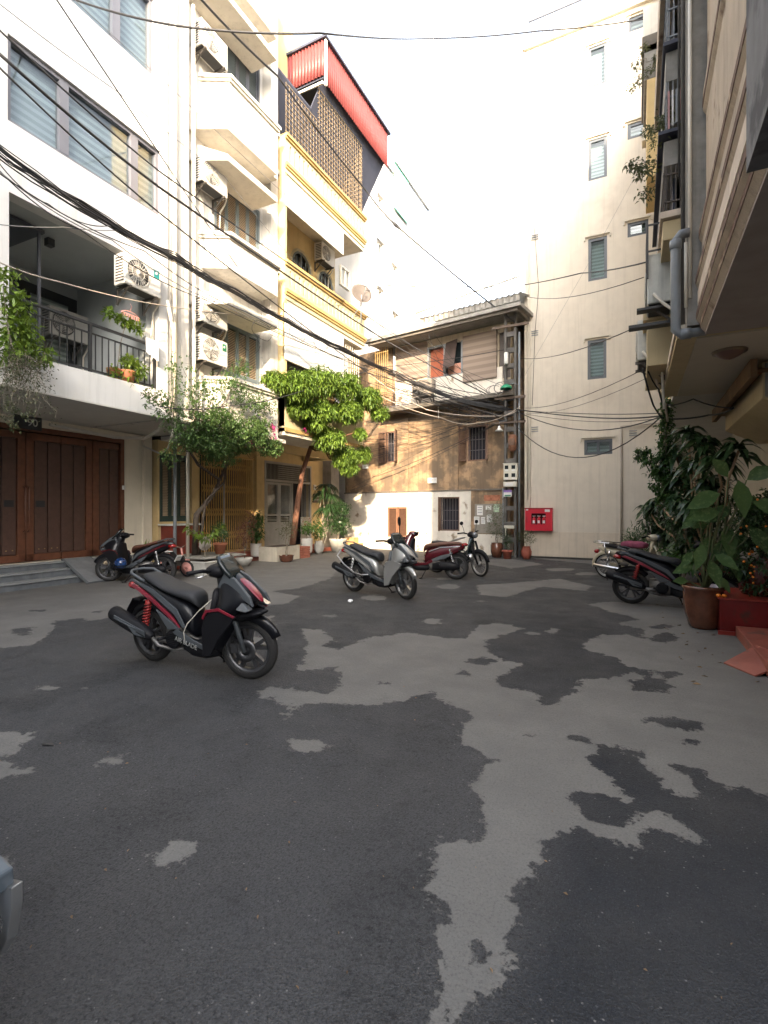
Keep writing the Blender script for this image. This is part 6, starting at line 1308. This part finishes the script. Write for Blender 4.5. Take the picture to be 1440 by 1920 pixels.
def potted(name,label,loc,prof,pm,lm,shape,stemr=.012,sm=barkg,flower=None,scale=1,cat='potted plant',group=None):
    t=thing(name,label,cat,loc,0,group); pr=[(a*scale,b_*scale) for a,b_ in prof]; pot(t,pr,pm); zt=pr[-1][1]-.05
    m=MB(); s=MB()
    for (dx,dy,dz,rr,rz,n_,L,W,dr,seg) in shape:
        twig(s,(dx*.15,dy*.15,zt),(dx,dy,zt+dz),stemr,stemr*.4,.02)
        blob(m,(dx,dy,zt+dz),(rr,rr,rz),n_,L,W,dr,.1,seg,4,.6)
    s.build('stem',sm,t,True); m.build('foliage',lm,t,True)
    if flower:
        f=MB(); dx,dy,dz,rr,n_=flower; blob(f,(dx,dy,zt+dz),(rr,rr,rr),n_,.05,.04,0,.2,1,2,.5); f.build('flowers',lfR if n_>20 else fl,t,True)
    return t
# carved stone planter, the square white pot with its sapling
t=thing('stone_planter','old carved grey stone planter with a slab top holding the gnarled bougainvillea trunk','planter',(-9.6,9.15,0))
stonem=M('carved_stone',(.25,.24,.21),.95,var=.25,scale=6,bump=.6,streak=.3)
MB().lathe([(0,0),(.5,0),(.52,.05),(.44,.07),(.44,.33),(.5,.38),(.5,.40),(0,.40)],n=8,sm=False).build('basin',stonem,t,True,bevel=.01); MB().box(-.62,.66,-.6,.8,.40,.45).build('slab_top',stonem,t,True,bevel=.015); MB().box(-.4,.5,-.5,.6,0,.06).build('kerb_stone',stonem,t,True)
t=thing('square_planter','white tapering square planter with a leafy sapling beside the pink bicycle','potted plant',(-9.15,8.75,0)); m=MB(); m.add([(-.16,-.16,.0),(.16,-.16,0),(.16,.16,0),(-.16,.16,0),(-.27,-.27,.33),(.27,-.27,.33),(.27,.27,.33),(-.27,.27,.33)],[(3,2,1,0),(4,5,6,7),(0,1,5,4),(1,2,6,5),(2,3,7,6),(3,0,4,7)]); m.box(-.285,.285,-.285,.285,.33,.36).build('pot',whitep,t,True,bevel=.008)
MB().box(-.25,.25,-.25,.25,.362,.366).build('soil',soil,t,True)
m=MB(); lv=MB()
for k in range(7): 
    a=k*.9; e=Vector((.38*math.cos(a),.42*math.sin(a),1.05+.12*math.sin(2*a))); pts=twig(m,(0,0,.36),(0,0,.9),.014,.01,.01) if k==0 else None; pts=twig(m,(0,0,.85),e,.008,.003,.03)
    for q in pts[2:]:
        for _ in range(7): leaf(lv,q+rv(.03),Vector((math.cos(a),math.sin(a),.1))+rv(.7),.12,.055,.35)
m.build('stem',barkg,t,True); lv.build('foliage',lfL,t,True)
t=thing('plastic_bag','crumpled translucent bag hanging on the sapling stem over the white square planter','bag',(-9.3,8.9,.75)); 
rs=[[(x*prnd.uniform(.7,1.2),y*prnd.uniform(.7,1.2),z) for x,y,z in r_] for r_ in ell(0,0,0,.13,.16,.17,12,8)]; MB().loft(rs,sm=False).build('bag_film',M('grey_film',(.42,.38,.34),.3,var=.2),t,True)
t=thing('red_cabinet','dark red wooden cabinet under the green shutters','cabinet',(-11.0,9.6,0)); MB().box(-.25,.2,-.35,.55,0,1.15).build('body',M('red_brown_cabinet',(.16,.025,.015),.5,var=.2),t,True,bevel=.01); MB().box(-.3,.25,-.4,.6,1.15,1.19).build('top_board',paper,t,True)
potted('potted_shrub','terracotta pot with a green shrub standing on the slab of the stone planter',(-9.45,9.55,.45),TC,terracotta,lfM,[(0,0,.35,.22,.25,420,.07,.035,.2,1)])
potted('potted_shrub','reddish-leaved thin shrub in a low grey bowl before the yellow gate',(-9.75,10.75,0),BOWL,greypot,lfR,[(0,0,.7,.28,.4,420,.06,.028,.2,1),(.1,.1,1.1,.2,.25,180,.06,.028,.2,1)])
potted('potted_shrub','white cylindrical pot with a glossy green plant before the yellow gate post',(-10.5,12.1,.13),CYL,whitep,lfM,[(0,0,.45,.22,.35,300,.14,.06,.4,2),(0,.05,.8,.2,.22,160,.14,.06,.4,2)],scale=1.05)
t=thing('brick_planter','low cream block planter bed in front of the grey door','planter',(-10.0,12.7,0)); MB().box(-.35,.35,-.65,.5,0,.44).build('block_wall',M('cream_block',(.46,.42,.34),.9,var=.15,streak=.3,bump=.3),t,True,bevel=.01); MB().box(-.28,.28,-.58,.43,.44,.445).build('soil',soil,t,True)
t=thing('brick_stack','short stack of red bricks beside the cream block planter','bricks',(-9.95,13.55,0))
for k in range(5): MB().box(-.3,.3,-.22,.22,k*.075,k*.075+.068).build('brick_course',M('red_brick',(.33,.11,.07),.9,var=.25,scale=14,bump=.4),t,True,bevel=.006)
potted('potted_shrub','sparse grey-green shrub in a shallow round brown pot on the ground before the planter',(-9.45,12.25,0),[(0,0),(.14,0),(.2,.05),(.22,.18),(.23,.2)],glaz,lfP,[(0,0,.75,.32,.25,260,.05,.025,.1,1),(.05,.1,.95,.25,.2,180,.05,.025,.1,1)],.014)
potted('potted_shrub','tall white pot with a red-tinged flowering plant beside the tree trunk',(-10.1,14.2,.1),CYL,whitep,lfM,[(0,0,.4,.28,.22,260,.1,.05,.3,2)],flower=(0,0,.6,.2,60),scale=1.3)
potted('potted_shrub','round grey jar with a green shrub near the end pier',(-10.2,15.1,.0),VASE,greypot,lfM,[(0,0,.5,.3,.4,420,.09,.04,.3,1)],scale=.85)
potted('potted_shrub','dense dark shrub in a pale pot at the end of the left row',(-9.9,15.9,.0),[(0,0),(.22,0),(.32,.45),(.34,.5)],greypot,lfD,[(0,0,.7,.5,.5,1300,.09,.045,.3,1),(.1,.1,1.2,.35,.3,500,.09,.045,.3,1)],.02)
t=thing('pedestal_block','small ochre stone block at the end of the left row of pots','block',(-9.9,16.9,0)); MB().box(-.3,.35,-.3,.3,0,.28).box(-.2,.2,-.2,.2,.28,.5).build('stone',M('ochre_stone',(.5,.32,.14),.9,var=.15),t,True,bevel=.01)
t=thing('dark_palm','drooping dark green palm-like plant behind the shrub pots at the end of the left row','plant',(-10.4,15.6,0)); m=MB(); s=MB()
for k in range(5):
    c=Vector((prnd.uniform(-.3,.3),prnd.uniform(-.4,.4),prnd.uniform(1.5,2.6))); twig(s,(0,0,0),c,.03,.02,.05)
    for j in range(70): a=prnd.uniform(0,6.28); leaf(m,c,Vector((math.cos(a),math.sin(a),prnd.uniform(.1,.9))),.6,.045,.9,seg=3)
s.build('stem',barkg,t,True); m.build('foliage',lfD,t,True)
potted('potted_shrub','thin grey-green shrub behind the brown jar by the notices',(-4.15,16.55,0),[(0,0),(.15,0),(.2,.2),(.2,.42),(.17,.45),(.19,.48)],glaz,lfP,[(0,0,.5,.4,.3,500,.07,.02,.1,1),(-.05,0,.95,.35,.35,420,.07,.02,.1,1),(.1,0,1.3,.2,.25,120,.07,.02,.1,1)],.012)
potted('potted_shrub','small red pot with a dark bushy plant at the foot of the utility pole',(-3.72,16.2,0),TC,M('red_clay',(.30,.08,.05),.7,var=.2),lfD,[(0,0,.35,.15,.25,260,.06,.03,.2,1)])
potted('potted_shrub','red-brown vase with a spreading pale shrub right of the utility pole',(-3.15,16.35,0),VASE,M('red_clay',(.30,.08,.05),.7,var=.2),lfP,[(0,0,.35,.38,.25,420,.07,.02,.1,1)],scale=.75)
potted('oleander','oleander bush with narrow leaves behind the ivory moped',(.15,14.6,0),BOWL,terracotta,lfM,[(0,0,.45,.45,.35,700,.15,.024,.1,2),(-.2,0,.6,.3,.3,300,.15,.024,.1,2),(.3,.1,.6,.3,.3,300,.15,.024,.1,2)],scale=1.3)
# ---- dense plants on the right
def yp(px,py,y): return YP(px,py,y)
t=thing('dracaena','tall corn plant with heads of long drooping dark leaves under the beige slab','plant',(1.1,9.6,0)); s=MB(); m=MB()
heads=[(1265,850,10.6),(1290,815,9.9),(1318,835,9.2),(1345,865,9.0),(1300,870,9.6),(1385,845,8.6),(1330,905,9.4),(1278,900,10.4),(1235,945,12.4),(1265,935,10.4),(1300,950,9.8),(1215,955,12.8)]
for i,(px,py,y) in enumerate(heads):
    c=yp(px,py,y); base=Vector((1.1+.1*(i%3),9.9+.15*(i%4),.2)); twig(s,base,c,.026,.018,.06,5)
    for j in range(34):
        a=prnd.uniform(0,6.28); leaf(m,c+Vector((0,0,prnd.uniform(-.1,.1))),Vector((math.cos(a),math.sin(a),prnd.uniform(-.1,1.2))),prnd.uniform(.30,.46),.105,.85,seg=3)
s.build('cane',M('tan_cane',(.30,.20,.12),.8,var=.2),t,False); m.build('foliage',lfD,t); MB().lathe(BOWL+[(.2,.2),(0,.2)],(1.15,10.0,0),18).build('pot',glaz,t)
t=thing('wall_vine','dark green vine climbing the corner column under the right-hand slab','vine',(.6,10.3,0)); m=MB(); s=MB()
c0=yp(1252,760,10.2)
for k in range(26): z=.8+k*.12
pts=[yp(1250,750,10.3),yp(1248,800,10.4),yp(1246,860,10.5),yp(1240,900,10.5),yp(1255,950,10.4)]; s.tube(pts,.03,6)
for i in range(len(pts)-1):
    for k in range(10): q=pts[i].lerp(pts[i+1],k/10); blob(m,q,(.10+.12*i/3,)*2+(.08,),46,.06,.045,.3,.2,1,3,.5)
for px,py,rh in ((1215,860,.22),(1235,880,.25),(1262,890,.25),(1205,850,.12),(1250,915,.3)): blob(m,yp(px,py,10.5),(rh,rh,rh*.6),200,.09,.035,.3,.1,2,4,.5)
s.build('stem',barkg,t); m.build('foliage',lfM,t)
t=thing('garden_shrubs','mass of dark mixed shrubs filling the corner behind the right-hand scooter','shrubs',(1.3,10.8,0)); m=MB(); s=MB()
for px,py,y,rh,rz,n_ in ((1232,975,12.9,.35,.4,420),(1258,985,12.4,.4,.5,620),(1285,985,10.6,.35,.5,520),(1310,1000,10.2,.35,.45,520),(1245,1010,12.9,.4,.3,500),(1290,940,10.2,.35,.35,420),(1330,960,9.8,.35,.4,420),(1350,930,9.6,.3,.4,320),(1330,1040,9.6,.3,.3,320)):
    c=yp(px,py,y); twig(s,(c.x,c.y,0),c,.02,.01,.04); blob(m,c,(rh,rh,rz),n_,.12,.045,.4,.15,2,4,.5)
s.build('stem',barkg,t); m.build('foliage',lfD,t)
t=thing('ground_plant','light green broad-leaved low plant behind the ivory moped leg shield','plant',(.7,10.6,0)); m=MB()
for px,py,y in ((1272,1030,11.4),(1290,1020,10.7),(1262,1035,12.3),(1300,1035,10.5),(1280,1045,10.8),(1320,1050,10.0)): blob(m,yp(px,py,y),(.25,.25,.15),60,.22,.10,.4,.1,3,4,.7)
m.build('foliage',lfM,t)
# big-leaf plant in the near pot
t=thing('dumb_cane','big-leaved mottled green plant in front of the right-hand shrubs','potted plant',(.98,7.9,0)); 
q=G(1317,1180); c0=Vector((q.x+.02,q.y+.12,0)); t.location=c0
pot(t,[(0,0),(.15,0),(.17,.03),(.22,.22),(.235,.40),(.23,.50),(.25,.52),(.25,.56)],glaz,n=28)
s=MB(); m=MB()
for i,(px,py,L,dx,dz) in enumerate([(1350,925,.4,-.9,-.3),(1385,900,.42,.1,-.9),(1330,940,.36,-.7,-.6),(1362,985,.38,.1,-1),(1395,1000,.36,-.3,-.9),(1318,1020,.3,-.3,-.9),(1410,940,.4,.9,-.3),(1370,950,.34,-.9,-.45),(1335,1005,.32,-.5,-.8),(1395,925,.36,.5,-.7),(1312,965,.26,-.8,-.5),(1340,1040,.28,.8,-.4),(1298,1035,.22,-.6,-.7),(1375,1040,.3,.2,-1),(1385,965,.42,.9,-.6),(1350,960,.36,-.9,-.1),(1330,1050,.32,.3,-.8),(1405,985,.36,.6,-.9),(1370,1010,.34,-.7,-.7),(1300,1060,.26,-.8,-.2),(1365,895,.34,-.5,.7),(1400,900,.35,.8,.5),(1325,985,.3,-.8,.2),(1345,1080,.22,.5,-.6),(1290,1090,.2,-.6,.1)]):
    p=yp(px,py,c0.y-.25+.07*(i%5)); l0=p-c0; twig(s,(.02*(i%3),0,.52),l0,.014,.008,.02,5)
    dd=Vector((dx*.9,-.25,dz)); leaf(m,l0,dd,L*1.05,L*.55,.15,.10,seg=3,side=dd.cross(Vector((.35,-1,.35))))
s.build('stem',M('green_stem',(.08,.10,.04),.6,var=.2),t,True); m.build('foliage',lfbig,t,True)
m=MB(); s=MB()
t=thing('kumquat_tree','kumquat bush with small orange fruits at the right edge above the dark red box','potted plant',(1.45,8.1,.455))
pot(t,[(0,0),(.22,0),(.24,.06),(.29,.25),(.27,.42),(.25,.46),(.28,.5)],dkpot,n=28)
lv=MB(); fr=MB(); st=MB()
for px,py,rh in ((1420,985,.28),(1400,1030,.25),(1435,1050,.28),(1410,960,.2),(1440,940,.2),(1390,1060,.2),(1425,1090,.25),(1400,1000,.25)):
    c=yp(px,py,7.9)-t.location; twig(st,(0,0,.45),c,.014,.006,.03); blob(lv,c,(rh,rh,rh*.8),330,.07,.03,.3,.2,1,4,.5)
for k in range(20):
    px,py=prnd.uniform(1385,1440),prnd.uniform(930,1100); c=yp(px,py,7.62+prnd.uniform(-.1,.25))-t.location; r_=prnd.uniform(.012,.02)
    fr.loft(ell(c.x,c.y,c.z,r_,r_,r_,8,6))
st.build('stem',barkg,t,True); lv.build('foliage',lfD,t,True); tag(fr.build('fruit',M('orange_fruit',(.75,.22,.02),.45,var=.15),t,True),kind='stuff')
for i,px in enumerate((1347,1358)):
    q=YP(px,1113,7.58); o=thing('fallen_kumquat',('left','right')[i]+' one of the two orange fruits lying on the edge of the dark red box','fruit',(q.x,7.58,.455)); MB().loft(ell(0,0,.022,.028,.028,.022,12,8)).build('fruit_body',M('orange_fruit',(.75,.22,.02),.45),o,True)
t=thing('plastic_bag','clear crumpled bag lying on the soil of the tall dark red pot','bag',(1.25,7.9,.97)); rs=[[(x*prnd.uniform(.7,1.2),y*prnd.uniform(.7,1.2),z*prnd.uniform(.6,1.1)) for x,y,z in r_] for r_ in ell(0,0,0,.14,.12,.08,12,8)]; MB().loft(rs,sm=False).build('bag_film',M('grey_film',(.42,.38,.34),.3),t,True)
# plants hung on the right-hand houses
for i,(px,py,y,lb) in enumerate(((1232,238,11.5,'small hanging plant on the upper right cage balcony'),(1204,110,13.2,'trailing plant spilling from the sunlit terrace at the upper right'),(1250,235,7.3,'dark plant on the ledge below the upper cage balcony'),(1238,300,8,'thin plant growing out between two cage balconies'))):
    c=yp(px,py,y); t=thing('hanging_plant',lb,'hanging plant',c); m=MB(); s=MB()
    for k in range(7): e=rv(.16); e.z-=.15; twig(s,(0,0,0),e,.006,.002,.02); blob(m,e,(.1,.1,.12),60,.06,.03,.4,.1,1,3,.5)
    s.build('stem',barkg,t,True); m.build('foliage',lfP,t,True)
t=thing('broad_leaf_plant','long green blade-like plant in a corner beside the timber door','plant',(-11.05,8.55,0)); m=MB()
for k in range(7): a=k*.9; leaf(m,Vector((0,0,.2)),Vector((.2*math.cos(a),.25*math.sin(a),1)),.75 if k<2 else .45,.09,.1,seg=3)
m.build('foliage',lfL,t,True); MB().lathe([(r_,z) for r_,z in TC]+[(.14,.24),(0,.24)],n=16).build('pot',glaz,t,True)
# fallen leaves and grit on the yard
m=MB()
for k in range(150):
    q=prnd.choice((Vector((prnd.uniform(-11,-8.3),prnd.uniform(8.4,16.5),0)),Vector((prnd.uniform(-9,-.5),16.6+prnd.uniform(-.5,.3),0)),Vector((prnd.uniform(.2,1.1),prnd.uniform(5.2,12),0)))); a=prnd.uniform(0,6.28); r_=prnd.uniform(.015,.04); z=.145 if (q.x<-10.5 and q.y>10.5) else .004
    m.add([(q.x+r_*math.cos(a),q.y+r_*math.sin(a),z),(q.x+r_*.4*math.cos(a+1.6),q.y+r_*.4*math.sin(a+1.6),z+r_*.3),(q.x-r_*math.cos(a),q.y-r_*math.sin(a),z),(q.x+r_*.4*math.cos(a-1.6),q.y+r_*.4*math.sin(a-1.6),z+.002)],[(0,1,2,3)])
for k in range(70):
    px,py=prnd.uniform(40,1400),1080+820*prnd.random()**1.6; q=G(px,py); a=prnd.uniform(0,6.28); r_=prnd.uniform(.004,.012)
    if not(-9<q.x<1.2): continue
    m.add([(q.x+r_*math.cos(a),q.y+r_*math.sin(a),.004),(q.x+r_*.4*math.cos(a+1.6),q.y+r_*.4*math.sin(a+1.6),.006+r_*.3),(q.x-r_*math.cos(a),q.y-r_*math.sin(a),.004),(q.x+r_*.4*math.cos(a-1.6),q.y+r_*.4*math.sin(a-1.6),.005)],[(0,1,2,3)])
tag(m.build('leaf_litter',leafmat('litter_leaf',(.10,.06,.03),(3.2,3.4,3.6),.8)),kind='stuff')
